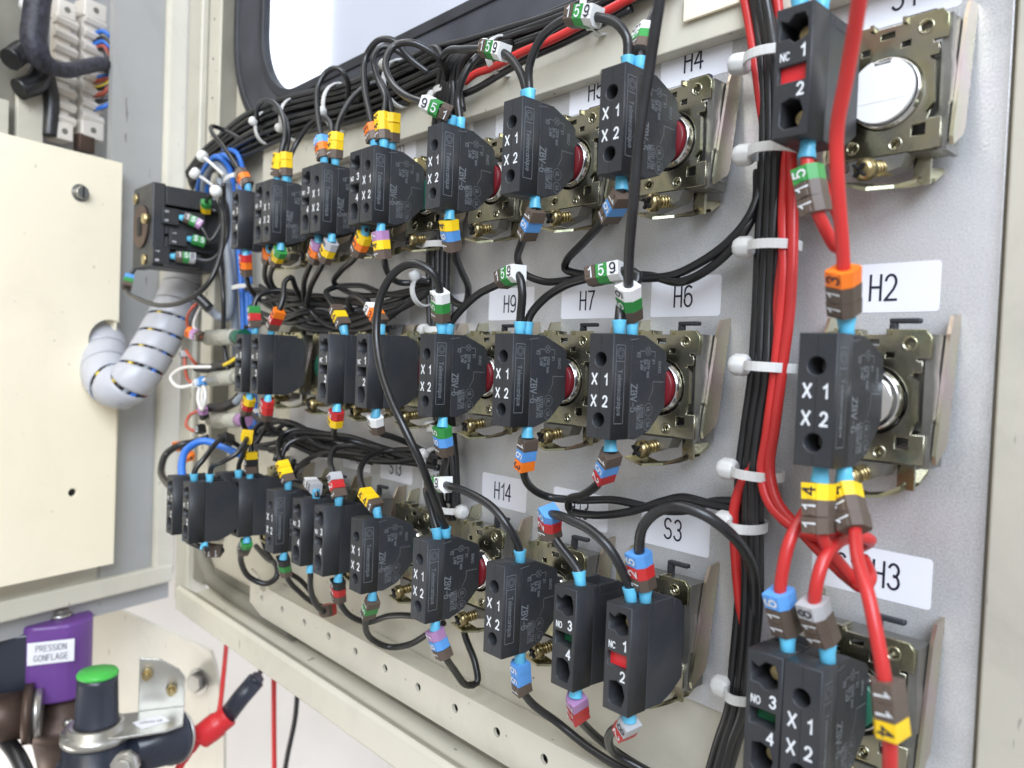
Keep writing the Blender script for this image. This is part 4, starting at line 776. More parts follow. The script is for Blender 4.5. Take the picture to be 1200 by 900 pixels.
# ---------------------------------------------------------------- top harness
hb = [(222, 212), (240, 192), (262, 176), (290, 158), (325, 142), (365, 131), (405, 122), (445, 108), (485, 90), (520, 76), (560, 62), (600, 47), (640, 33), (690, 14), (740, -8), (800, -34)]
k = 0
for r_ in range(3):
    for c_ in range(7):
        if r_ == 2 and c_ > 4: continue
        k += 1; o_ = (c_-3)*7.0; jit = random.uniform(-1.5, 1.5); n_ = len(hb) if c_ in (0, 1, 2, 4, 5) and r_ < 2 else 10
        pts = []
        for i, (x, y) in enumerate(hb[:n_]):
            q = max(0, min(1, (x-500)/120)); sp = 1-.45*q
            if x < 300: sp = .45+.55*(x-222)/78
            pts.append((x+o_*.35*sp, y+o_*sp+jit+random.uniform(-.8, .8), 7+r_*2.8+random.uniform(-.5, .5)))
        if n_ == 10: pts += [(528+o_*.4, 96, 13), (524+o_*.9, 130, 12)]
        W(pts, 'black wire packed in the long harness under the window gasket', 'black', 1.3, group='black wires packed in the top harness', name='harness_wire')
W([(545, 96, 14), (556, 87, 14), (575, 80, 14), (610, 62, 15), (650, 45, 15), (690, 24, 15), (720, 8, 14), (760, -14, 12)], 'single red wire running in the black harness above the top row', 'red', 1.5)
W([(540, 112, 10), (560, 103, 11), (590, 85, 11), (620, 68, 12), (660, 50, 12), (700, 30, 12), (740, 10, 11)], 'black wire just below the red one in the harness', 'black', 1.4)
# upright bundle in the middle
for k in range(6):
    xo = [-13, -7, -1, 5, 11, 2][k]; dd = [7, 9, 10, 9, 7, 5][k]
    pts = [(572+xo*.6, 56, 9), (545+xo*.8, 60, 13), (531+xo*.8, 74, 15), (527+xo, 100, 12), (523+xo, 140, dd), (519+xo, 200, dd), (516+xo*.9, 260, dd), (514+xo*.9, 320, dd), (514+xo*.8, 380, dd), (518+xo*.8, 440, dd), (522+xo*.8, 500, dd), (528+xo*.6, 545, dd), (530+xo*.6, 585+k*5, dd)]
    W(pts[:11 if k in (0, 2) else 13], 'black wire of the upright bundle behind the third column of blocks', 'black', 1.4, group='upright black wires behind the third column', name='harness_wire')
# ---------------------------------------------------------------- blue and grey cables at the left
W([(238, 250, 8), (232, 228, 14), (240, 198, 20), (256, 184, 20), (268, 196, 14), (274, 225, 10), (280, 300, 7), (284, 360, 6), (286, 430, 6), (292, 500, 6), (300, 535, 8)], 'blue wire arching over the left bundle, nearest the grey cable', 'blue', 1.7)
W([(244, 250, 8), (244, 208, 16), (262, 182, 18), (276, 192, 12), (283, 225, 9), (288, 300, 6), (291, 380, 6), (294, 450, 6), (299, 505, 6)], 'second blue wire arching over the left bundle', 'blue', 1.7)
W([(262, 175, 14), (278, 180, 12), (286, 205, 8), (292, 300, 6), (296, 400, 5), (300, 500, 5)], 'third blue wire deepest in the left bundle', 'blue', 1.5)
W([(242, 250, 8), (240, 214, 16), (254, 190, 18), (264, 205, 15), (269, 240, 12), (272, 300, 10), (275, 370, 9), (277, 420, 8)], 'stout grey cable descending beside the cam switch', 'grey', 2.6)
W([(258, 210, 16), (263, 260, 14), (268, 310, 13), (270, 350, 14), (266, 372, 16), (258, 372, 20), (240, 358, 26), (232, 352, 30)], 'grey cable bent back towards the lamp sockets', 'grey', 2.5)
W([(246, 362, 28), (236, 352, 32), (226, 344, 36)], 'black sleeve on the end of the bent grey cable', 'black', 3.2)
# ---------------------------------------------------------------- cable ties
def tie(x, y, d, ax, rx, rd, head, label, hs=3.1):
    """ax: picture direction of the bundle; rx across, rd in depth; head: angle of the head round the ring"""
    c = at(x, y, d); a = at(x+ax[0]*4, y+ax[1]*4, d)-c; a.normalize(); dv = Vector((0, -1, 0)); s = a.cross(dv).normalized()
    root = thing('cable_tie', label, 'cable tie', 'white nylon cable ties', c)
    g = G(); n = 28; prev = []
    for i in range(n):
        an = 2*math.pi*i/n
        for (dr, da) in ((0, -1.3), (0, 1.3), (.75, 1.3), (.75, -1.3)):
            prev.append(c+s*math.cos(an)*(rx+dr)+dv*math.sin(an)*(rd+dr)+a*da)
    g.add(prev, [(i*4+j, i*4+(j+1) % 4, ((i+1) % n)*4+(j+1) % 4, ((i+1) % n)*4+j) for i in range(n) for j in range(4)])
    g.obj('strap', 'nylon', root)
    h = math.radians(head); o_ = s*math.cos(h)+dv*math.sin(h); p = c+s*math.cos(h)*(rx)+dv*math.sin(h)*(rd)
    g = G(); g.lathe(p-o_*.5, o_, [(0, hs*.75), (1, hs), (hs*1.2, hs), (hs*1.7, hs*.72), (hs*1.75, .2)], 8); g.obj('head', 'nylon', root, bev=.5)
    return root
for x, y, hd, lab in [(906, 68, 180, 'tie with large head beside the H4 sticker on the right bundle'), (908, 178, 180, 'tie whose head peeks out left of the S1 block'), (908, 289, 180, 'tie round red and black wires level with the gap above H2'),
                      (903, 430, 180, 'tie on the right bundle left of the H2 block'), (888, 555, 180, 'tie on the right bundle just above where the red wires leave'), (876, 616, 180, 'tie on the right bundle right of the S3 sticker'), (872, 812, 180, 'low tie on the right bundle beside the green NO window')]:
    tie(x, y, 11 if y < 700 else 9, (-.08, 1), (6.5 if y < 590 else 4.2) if y > 100 else 7.5, 6.5, 10, lab, 3.3)
for x, y, rx, rd, hd, lab in [(345, 140, 11, 8, 60, 'tie round the harness above the leftmost loop'), (398, 126, 11.5, 9, 70, 'tie round the harness between the two tall loops'), (470, 98, 10, 9, 120, 'tie with flared head in the harness under the window'),
                              (313, 150, 9, 7, 100, 'tie round the harness near the window corner'), (588, 66, 7, 7, 100, 'tie standing proud of the harness above the 159 marker'), (700, 14, 7, 7, 200, 'tie at the top of the harness behind the second 159 marker')]:
    tie(x, y, 10, (1, -.38), rx, rd, hd, lab, 2.6)
for x, y, hd, lab in [(526, 108, 180, 'tie round the upright bundle at its top'), (513, 288, 180, 'tie round the upright bundle below the third block'), (514, 387, 180, 'tie round the upright bundle above the H9 block'), (522, 502, 180, 'tie round the upright bundle below the H9 block'), (528, 596, 0, 'tie at the lower end of the upright bundle')]:
    tie(x, y, 8, (-.03, 1), 7.0, 5.5, {180: 10, 0: 170}[hd], lab, 3.0)
tie(495, 342, 10, (1, -.4), 6, 5, 150, 'tie on the hank of black wires left of the upright bundle', 2.7)
tie(284, 338, 8, (0.02, 1), 9, 5.5, 60, 'tie round the blue wires below the top row', 2.0)
tie(276, 212, 12, (0.1, 1), 8, 6, 30, 'tie round the arch of blue and grey cables', 2.0)
tie(298, 482, 7, (0.02, 1), 6, 5, 90, 'tie round the blue wires below the middle row', 2.0)
tie(508, 540, 10, (1, .3), 5, 5, 120, 'tie on the sagging wires beside the H16 sticker', 2.4)
for (x, y, d), (x2, y2, d2), lab in [((237, 183, 34), (262, 205, 28), 'uppermost round-headed tie by the cam switch'), ((228, 203, 40), (255, 222, 28), 'left round-headed tie by the cam switch'), ((253, 224, 36), (258, 240, 30), 'round-headed tie gathering the cam switch wires')]:
    a = at(x, y, d); b = at(x2, y2, d2); root = thing('cable_tie', 'white '+lab, 'cable tie', 'white nylon cable ties', a)
    G().lathe(a-(b-a).normalized()*2.4, b-a, [(0, 2.0), (.8, 3.1), (2.2, 3.5), (4.2, 3.2), (5.2, 2)], 12).obj('head', 'nylon', root)
    G().tube(smooth([a, (a+b)/2+Vector((0, -1, 1)), b]), 1.0, 6).obj('strap', 'nylon', root)

# ---------------------------------------------------------------- cam switch
t = thing('cam_switch', 'square black cam switch with brass centre and terminals facing right', 'switch', None, (-364, -54, 51))
X0, X1, Z0, Z1 = -381, -345, 26.5, 77
g = G().box((X0, -46, Z0+1), (X1-9, -4, Z1-1)); g.obj('body', 'black_plastic', t, bev=.6)
g = G().box((X0, -54, Z0), (X1, -46.3, Z1)); g.obj('end_plate', 'black_plastic', t, bev=.8)
for z0, z1, y0, y1, n in ((60, 76, -30, -6, 'a'), (45, 59.5, -46, -18, 'b'), (38.5, 44, -30, -8, 'c'), (27.5, 42, -46, -26, 'd')):
    pass
bars = [(63, 76, -45, -8), (46.5, 60.5, -45.5, -20), (37.5, 46, -36, -12), (28, 42.5, -45.5, -26)]
for i, (z0, z1, y0, y1) in enumerate([(64.5, 76, -46, -10), (46.8, 62.5, -46, -22), (38, 45.3, -46, -14), (28, 36.6, -46, -24)]):
    g = G().box((X1-9.5, y0, z0), (X1-.6, y1, z1)); q = g.obj('terminal_carrier', 'black_plastic', t, bev=.4)
for cy, cz in ((-40, 57), (-42, 33)):
    g = G().cyl((X1-3, cy, cz), (X1-.3, cy, cz), 3.3, n=20); g.obj('screw_hole', 'cavity_black', t)
L = [(text_mesh(s_, 1.7, 'print_white', 1), fr(SIDE, (X1-.2, y_, z_)) @ Matrix.Translation((0, 0, 0))) for s_, y_, z_ in (('4', -17, 73), ('3', -17, 66))]
mo = merge(L, 'terminal_print', t); mo.matrix_local = t.matrix_basis.inverted()
g = G().cyl((-363, -54.2, 51.5), (-363, -55.4, 51.5), 13, n=30); g.obj('centre_disc', 'brass_dark', t)
g = G().box((-366, -56.2, 46), (-360, -55.3, 57)); g.obj('shaft_slot', 'cavity_black', t)
g = G().cyl((-351, -54, 55), (-351, -57.6, 55), 3, n=14); g.obj('terminal_screw', 'screw_gold', t)
for cx, cz in ((-375, 70), (-356, 31)):
    g = G().cyl((cx, -54, cz), (cx, -55.4, cz), 3.2, n=14); g.obj('terminal_screw', 'screw_gold', t)
for (px, py), (u_, l_) in zip(((207, 254), (216, 279), (196, 300)), (('5', '6'), ('1', '2'), ('7', '8'))):
    P = atx(px, py, -343)
    G().box((X1-3, P.y-8.5, P.z-5.2), (X1+2.4, P.y+1.4, P.z+4.6)).obj('terminal_barrier', 'black_plastic', t, bev=.3)
    mo = merge([(text_mesh(u_, 1.9, 'print_white', 1), fr(SIDE, (X1+2.5, P.y-6, P.z+2.4))), (text_mesh(l_, 1.9, 'print_white', 1), fr(SIDE, (X1+2.5, P.y-6, P.z-3)))], 'terminal_print', t); mo.matrix_local = t.matrix_basis.inverted()
def sw(pts, digs, lab, f='s', rd=1):
    xs = [-346, -342, -340, -336, -332, -330, -328, -328]
    W(None, lab, 'black', 1.3, f, [('s', 5, digs, rd, (.75, -.6, .2))], fl=5.4, P3=[atx(x, y, xs[i]) for i, (x, y, d) in enumerate(pts)])
sw([(207, 254, 30), (216, 256, 30), (228, 258, 30), (240, 272, 28), (246, 282, 24), (258, 265, 26), (262, 245, 28), (258, 228, 30)], '157', 'black wire with a green and pink marker on the cam switch')
sw([(216, 279, 27), (226, 281, 27), (240, 284, 27), (250, 276, 27), (258, 258, 27), (257, 235, 28)], '55', 'black wire with a green marker on the cam switch')
sw([(196, 300, 34), (208, 301, 34), (228, 303, 34), (246, 305, 33), (260, 292, 32), (267, 268, 32), (265, 240, 32), (256, 226, 32)], '158', 'black wire with a green and grey marker on the cam switch')
W([(241, 248, 22), (242, 236, 24), (248, 228, 28), (256, 218, 30)], 'black wire with a yellow hooked marker beside the cam switch', 'black', 1.3, '', [('s', 0, '45', 1)])
W([(160, 312, 46), (152, 324, 50), (149, 340, 54), (162, 350, 56), (190, 358, 56), (218, 352, 52), (244, 332, 46), (258, 300, 40), (262, 265, 36), (258, 235, 32)], 'black wire swinging below the cam switch with a blue and green marker', 'black', 1.4, '', [('s', 8, '651', 1)])
# ---------------------------------------------------------------- spiral wrapped loom
zt = lambda x, y, Z: atz(x, y, Z)
lp = smooth([zt(262, 250, 560), zt(244, 285, 552), zt(222, 325, 540), zt(200, 370, 530), zt(178, 412, 520), zt(160, 440, 512), zt(143, 455, 510), zt(126, 447, 512), zt(121, 425, 522), zt(122, 405, 535), zt(112, 392, 552), zt(100, 386, 575)], 2.5)
t = thing('spiral_loom', 'fat loom of wires in translucent spiral wrap bending into the cover panel', 'cable loom', None, lp[0])
fl = {'blue': 0, 'black': 1, 'grey': 2, 'yellow': 3, 'red': 4}
for i in range(14):
    a0 = 2*math.pi*i/14; g = G(); pp = []
    up = None
    for j, p in enumerate(lp):
        tt = (lp[min(j+1, len(lp)-1)]-lp[max(j-1, 0)]).normalized(); up = tt.orthogonal().normalized() if up is None else (up-tt*up.dot(tt)).normalized(); v = tt.cross(up)
        pp.append(p+(up*math.cos(a0)+v*math.sin(a0))*11.2)
    g.tube(pp, 2.1, 6); q = g.obj('core_wire', 'wire_'+['blue', 'black', 'grey', 'grey', 'black', 'yellow', 'red', 'black', 'blue', 'grey', 'black', 'yellow', 'black', 'blue'][i], t)
g = G(); up = None; acc = 0; turns = []
vs = []; fs = []; NP = []
dist = [0]
for j in range(1, len(lp)): dist.append(dist[-1]+(lp[j]-lp[j-1]).length)
fr_ = []
for j, p in enumerate(lp):
    tt = (lp[min(j+1, len(lp)-1)]-lp[max(j-1, 0)]).normalized(); up = tt.orthogonal().normalized() if up is None else (up-tt*up.dot(tt)).normalized(); fr_.append((p, up, tt.cross(up), tt))
def frame(s):
    j = min(range(len(dist)), key=lambda q: abs(dist[q]-s)); j = min(j, len(dist)-2)
    for j in range(len(dist)-1):
        if dist[j+1] >= s: break
    f_ = (s-dist[j])/max(1e-6, dist[j+1]-dist[j]); a, b = fr_[j], fr_[j+1]
    return a[0].lerp(b[0], f_), a[1].lerp(b[1], f_).normalized(), a[2].lerp(b[2], f_).normalized(), a[3]
pitch = 13.5; Lw = 11.9; n = 30; s = 0; total = dist[-1]; rows = []
while s < total-pitch:
    i = s/pitch*2*math.pi; row = []
    gap = Lw if 75 < s < 150 else Lw+1.2
    for kk, (ds, rr) in enumerate(((0, 14.0), (gap*.1, 14.25), (gap*.5, 14.35), (gap*.9, 14.25), (gap, 14.0))):
        c, u_, v_, tt = frame(min(s+ds, total-.1)); row.append(c+(u_*math.cos(i)+v_*math.sin(i))*rr)
    rows.append(row); s += pitch/n
g = G(); vv = [p for r in rows for p in r]
g.add(vv, [(a*5+b, a*5+b+1, (a+1)*5+b+1, (a+1)*5+b) for a in range(len(rows)-1) for b in range(4)], True)
o = g.obj('spiral_wrap', 'spiral_wrap', t); so = o.modifiers.new('thick', 'SOLIDIFY'); so.thickness = .9*S
# ---------------------------------------------------------------- lamp sockets and their wires
def socket(x0, y0, x1, y1, r, lab, tip):
    a = at(x0, y0, 22); b = at(x1, y1, 22); b = Vector((b.x, a.y, a.z-(0))) if False else b
    root = thing('lamp_socket', lab, 'lamp socket', 'clear lamp sockets at the left edge', a)
    v = (b-a); G().lathe(a, v, [(0, r*.55), (v.length*.25, r*.6), (v.length*.27, r), (v.length*.95, r), (v.length, r*.8)], 18).obj('sleeve', 'clear_plastic', root)
    G().cyl(b-v*.02, b+v*.22, r*.8, r*.95, 16).obj('lens', tip, root)
socket(234, 396, 276, 395, 4.9, 'clear lamp socket level with the top of the middle row', 'lens_green')
socket(240, 445, 276, 442, 4.6, 'clear lamp socket beside the white wire loop', 'clear_plastic')
socket(245, 494, 280, 492, 4.6, 'clear lamp socket with a pink collar below the middle row', 'ring_violet')
W([(236, 352, 30), (226, 360, 34), (219, 375, 34), (222, 388, 32), (236, 395, 28)], 'thin rust red wire above the topmost lamp socket', 'rust', .9, '', [('e', 0, '173', 1)])
W([(237, 356, 28), (229, 372, 30), (227, 383, 30), (234, 391, 28)], 'thin white wire above the topmost lamp socket', 'white', .9)
W([(252, 430, 20), (235, 430, 26), (212, 432, 32), (200, 442, 36), (208, 453, 34), (226, 451, 28), (244, 443, 24)], 'white wire making a flat loop beside the lamp socket', 'white', 1.1, '', [('e', 5, '69', 1)])
W([(234, 452, 26), (232, 468, 28), (237, 480, 28), (241, 465, 28), (238, 453, 26), (237, 475, 26), (239, 487, 24)], 'small upright white wire loop between two lamp sockets', 'white', 1.0, '', [('e', -2, '07', 1)])
W([(216, 412, 30), (217, 430, 30), (221, 446, 28), (232, 449, 24)], 'rust coloured wire left of the white loop', 'rust', 1.1, '', [('s', 0, '8', 1)])
W([(218, 410, 30), (224, 420, 28), (231, 428, 24)], 'short red wire from the grey terminal clip', 'rust', 1.1)
W([(234, 481, 26), (222, 487, 30), (218, 498, 32), (228, 505, 30), (236, 502, 28)], 'rust red wire curling beside the lowest lamp socket', 'rust', 1.0, '', [('e', -1, '0', 1)])
W([(231, 431, 20), (245, 432, 20), (262, 428, 18), (278, 424, 16)], 'black sleeved cable pointing at the left middle block', 'black', 3.0)
W([(246, 478, 20), (262, 477, 18), (276, 470, 16), (282, 464, 14)], 'black sleeved grey cable under the middle row', 'black', 3.0)
W([(262, 428, 24), (270, 424, 22), (277, 419, 20)], 'yellow core leaving the black sleeve', 'yellow', 1.0)
W([(276, 472, 18), (283, 464, 16), (286, 455, 12)], 'grey cable core rising from the black sleeve', 'grey', 2.4)
W([(206, 522, 30), (216, 528, 28), (224, 537, 26)], 'loose orange sleeved wire end near the stacked blocks', 'black', 1.2, '', [('s', 0, '3', 1), ('e', 0, '3', 1)])
# ---------------------------------------------------------------- terminal strips inside the cabinet
def CB(u, z, wd): return cab(u, z, wd)
for i, (x0, x1, y0, y1, lab) in enumerate([(63, 88, 8, 160, 'left'), (94, 124, 10, 158, 'right')]):
    (u0, z0) = uc(x0, y1, -20); (u1, z1) = uc(x1, y0, -20)
    t = thing('terminal_strip', 'white ceramic looking terminal strip, the %s one of the pair in the cabinet' % lab, 'terminal strip', 'white terminal strips in the cabinet', cab(u0, z0, -20))
    g = cbox(G(), u1+1.5, u0-1, z0, z1, -30, -22); g.obj('base', 'white_plastic', t, bev=.6)
    for s_ in (0, 1):
        zc = z0+5 if s_ == 0 else z1-5
        g = cbox(G(), u1, u0, zc-6, zc+6, -32, -18); g.obj('end_block', 'white_plastic', t, bev=1)
        c0 = cab((u0+u1)/2, zc, -18); G().cyl(c0-CN*.5, c0+CN*.3, 2, n=16).obj('screw_hole', 'dull_grey', t)
    n = 8
    for k in range(n):
        z = z0+13+(z1-z0-26)*k/(n-1)
        g = G(); c0 = cab((u0+u1)/2, z, -20); g.prism([(-3.6, 0), (-3, 3), (0, 4.2), (3.4, 2.5), (3.8, 0)], lambda p: c0+Vector((0, 0, p[0]))-CN*4+CN*p[1]*1.6-CE*8+CE*0, lambda p: c0+Vector((0, 0, p[0]+1.4))-CN*4+CN*p[1]*1.6+CE*7)
        g.obj('clamp', 'white_plastic', t, bev=.5)
def Wc(pts, lab, c, r, **k): return W(None, lab, c, r, P3=[atc(x, y, wd) for x, y, wd in pts], **k)
Wc([(48, -30, 10), (42, 20, 10), (40, 50, 10), (50, 72, 8), (75, 82, 4), (100, 78, -2), (118, 75, -6), (128, 78, -12)], 'thick black braided sleeve bending across the terminal strips', 'braid', lambda f: 7.6 if f < .42 else max(5.0, 7.6-(f-.42)*18))
Wc([(12, 70, -6), (30, 60, -10), (50, 72, -14), (44, 95, -14), (22, 105, -14)], 'fat black cable hidden behind the braided sleeve', 'black', 7)
Wc([(55, 90, -18), (60, 115, -20), (58, 160, -22)], 'black cable beside the foot of the left terminal strip', 'black', 5)
cc = [('blue', 40, 55), ('blue', 52, 62), ('black', 60, 80), ('blue', 92, 82), ('black', 105, 90), ('rust', 112, 95), ('black', 120, 100), ('yellow', 104, 84), ('rust', 96, 88), ('blue', 128, 108), ('black', 48, 66), ('rust', 58, 74)]
for i, (c, y, ym) in enumerate(cc):
    Wc([(110, y, -22), (122, y-3, -14), (132-(i % 3)*3, (y+ym)/2, -12), (134-(i % 4)*3, ym, -14), (124, 80, -16)], '%s wire fanned from the right terminal strip, %s' % (c, ['topmost blue', 'second blue', 'third', 'blue under the sleeve', 'fifth', 'brown lower', 'seventh', 'yellow', 'brown middle', 'lowest blue', 'upper black', 'upper brown'][i]), c, 1.6)
g = cbox(G(), *(lambda a, b: (b[0], a[0], a[1], b[1]))(uc(18, 170, -24), uc(50, 108, -24)), -26, -22); t = g.obj('bracket_plate', 'cream_paint', None, (0, 0, 0), .5); tag(t, 'pale bracket plate in the dark upper left corner above the cover', 'bracket')
g = cbox(G(), *(lambda a, b: (b[0], a[0], a[1], b[1]))(uc(-20, 170, -20), uc(11, 118, -20)), -24, -20); t = g.obj('bracket_plate', 'cream_paint', None, (0, 0, 0), .5); tag(t, 'pale bracket plate cut off by the left edge of the photo', 'bracket')
a = atc(30, 8, -5); t = thing('cable_tie', 'white tie head at the upper left on the braided sleeve', 'cable tie', 'white nylon cable ties', a); G().lathe(a, CN, [(0, 3), (1, 5), (5, 5), (7, 3)], 12).obj('head', 'nylon', t)
u0, z0 = uc(103, 178, -18); g = cbox(G(), u0-5, u0+6, z0, z0+12, -26, -18); t = g.obj('metal_clip', 'brass_dark', None, (0, 0, 0), .5); tag(t, 'small dark metal clip below the right terminal strip', 'clip')
# ---------------------------------------------------------------- pneumatic parts below the cabinet
UPZ = Vector((0, 0, 1)); RG = (atz(700, 800, 500)-atz(600, 800, 500)).normalized(); RG.z = 0; RG.normalize(); FW = Vector((RG.y, -RG.x, 0))   # FW towards the camera
def pbox(g, c, hx, hy, z0, z1, rotz=0):
    X = Matrix.Rotation(rotz, 3, 'Z') @ RG; Y = Matrix.Rotation(rotz, 3, 'Z') @ FW
    M = Matrix((X, Y, UPZ)).transposed().to_4x4(); M.translation = Vector((c.x, c.y, 0))
    return g.box((-hx, -hy, z0), (hx, hy, z1), M), X, Y
c = atz(69, 768, 530); t = thing('solenoid_valve', 'purple solenoid coil marked PRESSION GONFLAGE on a dark brass valve', 'solenoid valve', None, c)
X_ = Matrix.Rotation(.45, 3, 'Z') @ RG; Y_ = Vector((X_.y, -X_.x, 0))
zc = c.z
ol = [(-21, -12), (-16, -20), (10, -20)]+arc(4, -2, 18, -75, 75, 12)+[(10, 17), (-21, 17)]
g = G().prism(ol, lambda p: c+X_*p[0]-Y_*p[1]*-1*-1+UPZ*-27, lambda p: c+X_*p[0]-Y_*p[1]+UPZ*27) if False else G().prism([(-21, 13), (-15, 19), (0, 19.5)]+[(2+18.5*math.sin(math.radians(a)), 19.5*math.cos(math.radians(a))) for a in range(15, 181, 12)]+[(-21, -19)], lambda p: c+X_*p[0]+Y_*p[1]-UPZ*26, lambda p: c+X_*p[0]+Y_*p[1]+UPZ*27)
g.obj('coil', 'purple', t, bev=2)
ML = Matrix((X_, UPZ, X_.cross(UPZ))).transposed()
nrm = X_.cross(UPZ)
nn = Y_ if nrm.dot(Y_) > 0 else nrm
lc = c+Y_*20.4-X_*3+UPZ*10
g = G().add([lc+X_*a*13.5+UPZ*b*7.5+Y_*d_ for d_ in (0, .25) for a, b in ((-1, -1), (1, -1), (1, 1), (-1, 1))], [(0, 1, 2, 3), (7, 6, 5, 4), (0, 4, 5, 1), (1, 5, 6, 2), (2, 6, 7, 3), (3, 7, 4, 0)]); g.obj('name_label', 'paper', t)
for s_, dz in (('PRESSION', 3.2), ('GONFLAGE', -3.2)):
    o = link(D.objects.new('lettering', text_mesh(s_, 3.9, 'print_black', .82, -.05)), t)
    o.matrix_local = Matrix.Translation((lc+Y_*.4+UPZ*dz-c)*S) @ Matrix((X_, UPZ, X_.cross(UPZ))).transposed().to_4x4()
G().lathe(c+UPZ*27, UPZ, [(0, 8), (2.4, 8), (2.5, 6), (5, 6), (6, 4)], 8).obj('top_nut', 'steel', t)
G().lathe(c-UPZ*26+X_*4, -UPZ, [(0, 13), (12, 14), (16, 24), (26, 25), (27, 20), (46, 16), (60, 14)], 28).obj('valve_body', 'brass_dark', t)
for a in (-50, 10, 60):
    p = c+X_*(4+21*math.sin(math.radians(a)))+Y_*(21*math.cos(math.radians(a)))-UPZ*41; G().lathe(p, UPZ, [(0, 3), (3, 3), (4, 2)], 10).obj('body_screw', 'steel', t)
g, _, _ = pbox(G(), atz(8, 780, 520), 17, 20, c.z-28, c.z+22, .45); q = g.obj('coil_plug', 'gauge_black', t, bev=1.5)
p = atz(20, 838, 500); G().cyl(p-X_*22, p+X_*6, 15, 15, 28).cyl(p+X_*4, p+X_*9, 19, 19, 28).obj('pipe_union', 'brass_dark', t); G().cyl(p+X_*9, p+X_*14, 15, 15, 24).obj('union_ring', 'steel', t)
W(None, 'glossy black hose leaving the lower left corner', 'black', 5, P3=[atz(2, 862, 500), atz(20, 885, 490), atz(40, 930, 480)], name='black_hose', cat='hose')
# regulator
c = atz(114, 818, 480); t = thing('pressure_regulator', 'black pressure regulator knob with a green cap on a steel bracket', 'pressure regulator', None, c)
G().lathe(c-UPZ*15, UPZ, [(0, 13), (1, 12.4), (26, 11.6), (29.5, 11.6)], 32).obj('knob', 'gauge_black', t)
G().lathe(c+UPZ*14.4, UPZ, [(0, 11.7), (1.3, 11.9), (2.6, 11.2), (2.8, .1)], 32).obj('cap', 'green_cap', t)
G().lathe(c-UPZ*22, UPZ, [(-3, 20), (2, 20), (2.2, 17), (6, 16.6), (6.4, 14)], 32).obj('knurled_ring', 'steel', t)
G().lathe(c-UPZ*26, -UPZ, [(0, 19), (12, 19.5), (13, 22), (22, 23), (60, 18)], 30).obj('body', 'gauge_black', t)
XB = (RG*.93-FW*.36).normalized(); YB = Vector((XB.y, -XB.x, 0))
def xb(u, v, z): return c+XB*u+YB*v+UPZ*z
g = G().prism([(-16, 10), (-16, -12), (0, -18), (40, -18), (50, -18), (50, 8), (40, 14), (14, 16)], lambda p: xb(p[0], p[1], -21.2), lambda p: xb(p[0], p[1], -19.4)); g.obj('bracket_shelf', 'steel', t, bev=.4)
g = G().prism([(22, -20), (50, -20), (50, 0), (46, 6), (34, 14), (22, 16)], lambda p: xb(p[0], -18.4, p[1]), lambda p: xb(p[0], -20.2, p[1])); g.obj('bracket_tab', 'steel', t, bev=.4)
for u_, z_ in ((27, 6), (42, -6)):
    G().cyl(xb(u_, -18, z_), xb(u_, -13, z_), 3.6, n=6).cyl(xb(u_, -13, z_), xb(u_, -8, z_), 1.8, n=12).obj('bolt', 'screw_gold', t)
g = G().prism([(20, -2), (36, -8), (42, 2), (26, 9)], lambda p: xb(p[0], p[1], -19.3), lambda p: xb(p[0], p[1], -19.1)); g.obj('name_label', 'paper', t)
o = link(D.objects.new('lettering', text_mesh('ARRIVEE AIR', 2.0, 'print_grey', .9)), t); o.matrix_local = Matrix.Translation((XB*31+YB*.5-UPZ*19.0)*S) @ Matrix((XB, -YB, UPZ)).transposed().to_4x4()
# gauge
p = atz(168, 874, 492); q_ = atz(200, 864, 512); t = thing('pressure_gauge', 'black round pressure gauge seen from the side right of the regulator', 'gauge', None, p)
G().lathe(p-(q_-p).normalized()*10, q_-p, [(0, 8), (8, 9), (10, 15), (30, 16.5), (31, 17.5), (34, 17.5)], 36).obj('case', 'gauge_black', t)
G().lathe(p+(q_-p).normalized()*24.2, q_-p, [(0, 17.6), (1.4, 17.9), (2.4, 17.2)], 36).obj('bezel', 'steel', t)
a = atz(150, 893, 465); G().cyl(a, a+FW*6, 8, n=8).cyl(a+FW*6, a+FW*9, 5, n=16).obj('fitting', 'steel', t)
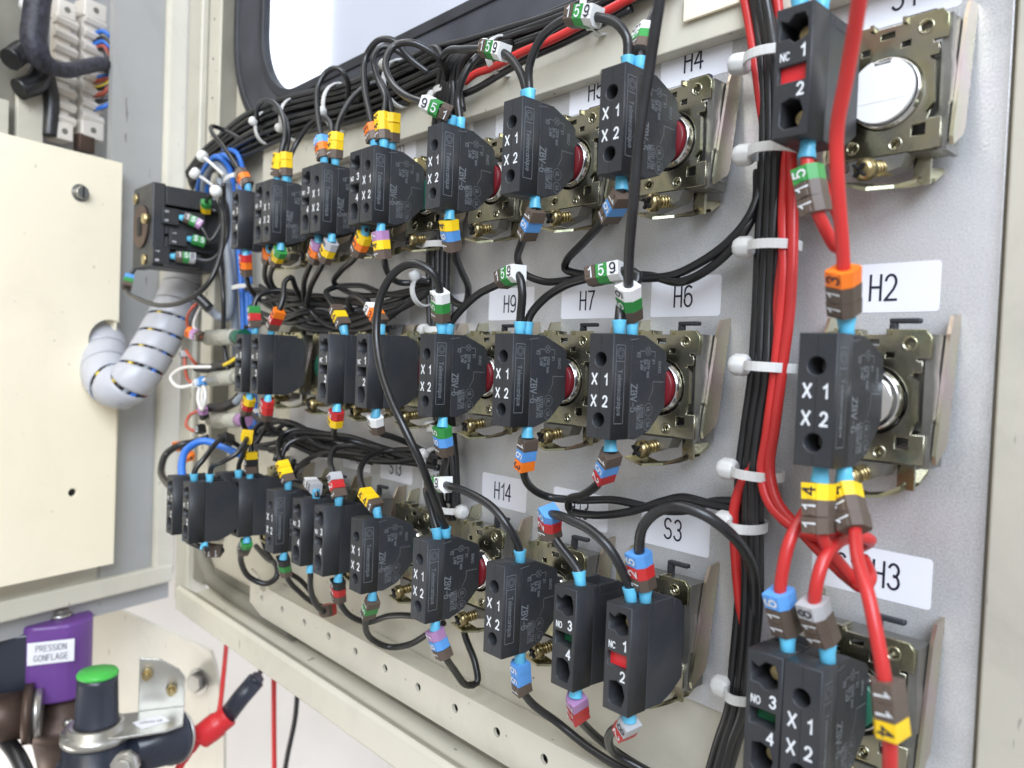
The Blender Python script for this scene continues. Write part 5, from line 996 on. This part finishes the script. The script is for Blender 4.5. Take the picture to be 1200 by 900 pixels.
# bracket with bolt
t = thing('support_bracket', 'cream wall bracket with a hexagon bolt under the cabinet', 'bracket', None, atz(200, 780, 600))
Q = [(108, 700, 640), (222, 752, 600), (246, 763, 594), (252, 780, 594), (262, 850, 594), (262, 940, 594), (150, 940, 625), (108, 940, 640)]
A = [atz(*q) for q in Q]; th = Vector((-2, 3, 0))
n = len(A); g = G(); g.add(A+[a+th for a in A], [tuple(range(n)), tuple(range(2*n-1, n-1, -1))]+[(i, i+n, (i+1) % n+n, (i+1) % n) for i in range(n)]); g.obj('plate', 'cream_paint', t)
a = atz(233, 798, 592); b = (CAM-a).normalized(); nb = (A[1]-A[0]).cross(UPZ).normalized(); nb = -nb if nb.dot(b) < 0 else nb
G().cyl(a, a+nb*1.2, 10, n=24).obj('washer', 'zinc_grey', t); G().cyl(a+nb*1.2, a+nb*6, 7.5, n=6).obj('bolt_head', 'zinc_grey', t, bev=.5)
# test leads
P3 = [atz(267, 735, 600), atz(262, 790, 560), atz(256, 836, 540), atz(250, 850, 535)]
W(None, 'red test lead wire running up from the banana plug', 'red', 1.7, P3=P3, name='test_lead_wire')
t = thing('banana_plug', 'red stackable banana plug with a black plug pushed in', 'test plug', None, atz(245, 850, 530))
pts = [atz(207, 905, 520), atz(219, 884, 525), atz(232, 866, 530), atz(240, 860, 531), atz(262, 843, 535), atz(268, 838, 536)]
G().tube(smooth(pts), lambda f: [2.6, 3.2, 4, 8.6, 8.8, 7.8][min(5, int(f*6))], 12).obj('red_body', 'signal_red', t, bev=.5)
pts = [atz(264, 842, 536), atz(282, 818, 538), atz(300, 797, 540)]
G().tube(pts, 6.3, 14).cyl(atz(296, 801, 540), atz(303, 793, 540), 4.6, n=14).obj('black_body', 'gauge_black', t)
W(None, 'straight red wire hanging in front of the white wall', 'red', 1.9, P3=[atz(321, 760, 560), atz(321, 850, 560), atz(322, 960, 560)])
W(None, 'black wire hanging in front of the white wall', 'black', 1.9, P3=[atz(350, 780, 560), atz(346, 840, 560), atz(336, 890, 560), atz(326, 960, 560)])
W(None, 'black cable at the top of the banana plug', 'black', 1.9, P3=[atz(300, 798, 540), atz(309, 778, 560), atz(316, 750, 585)])
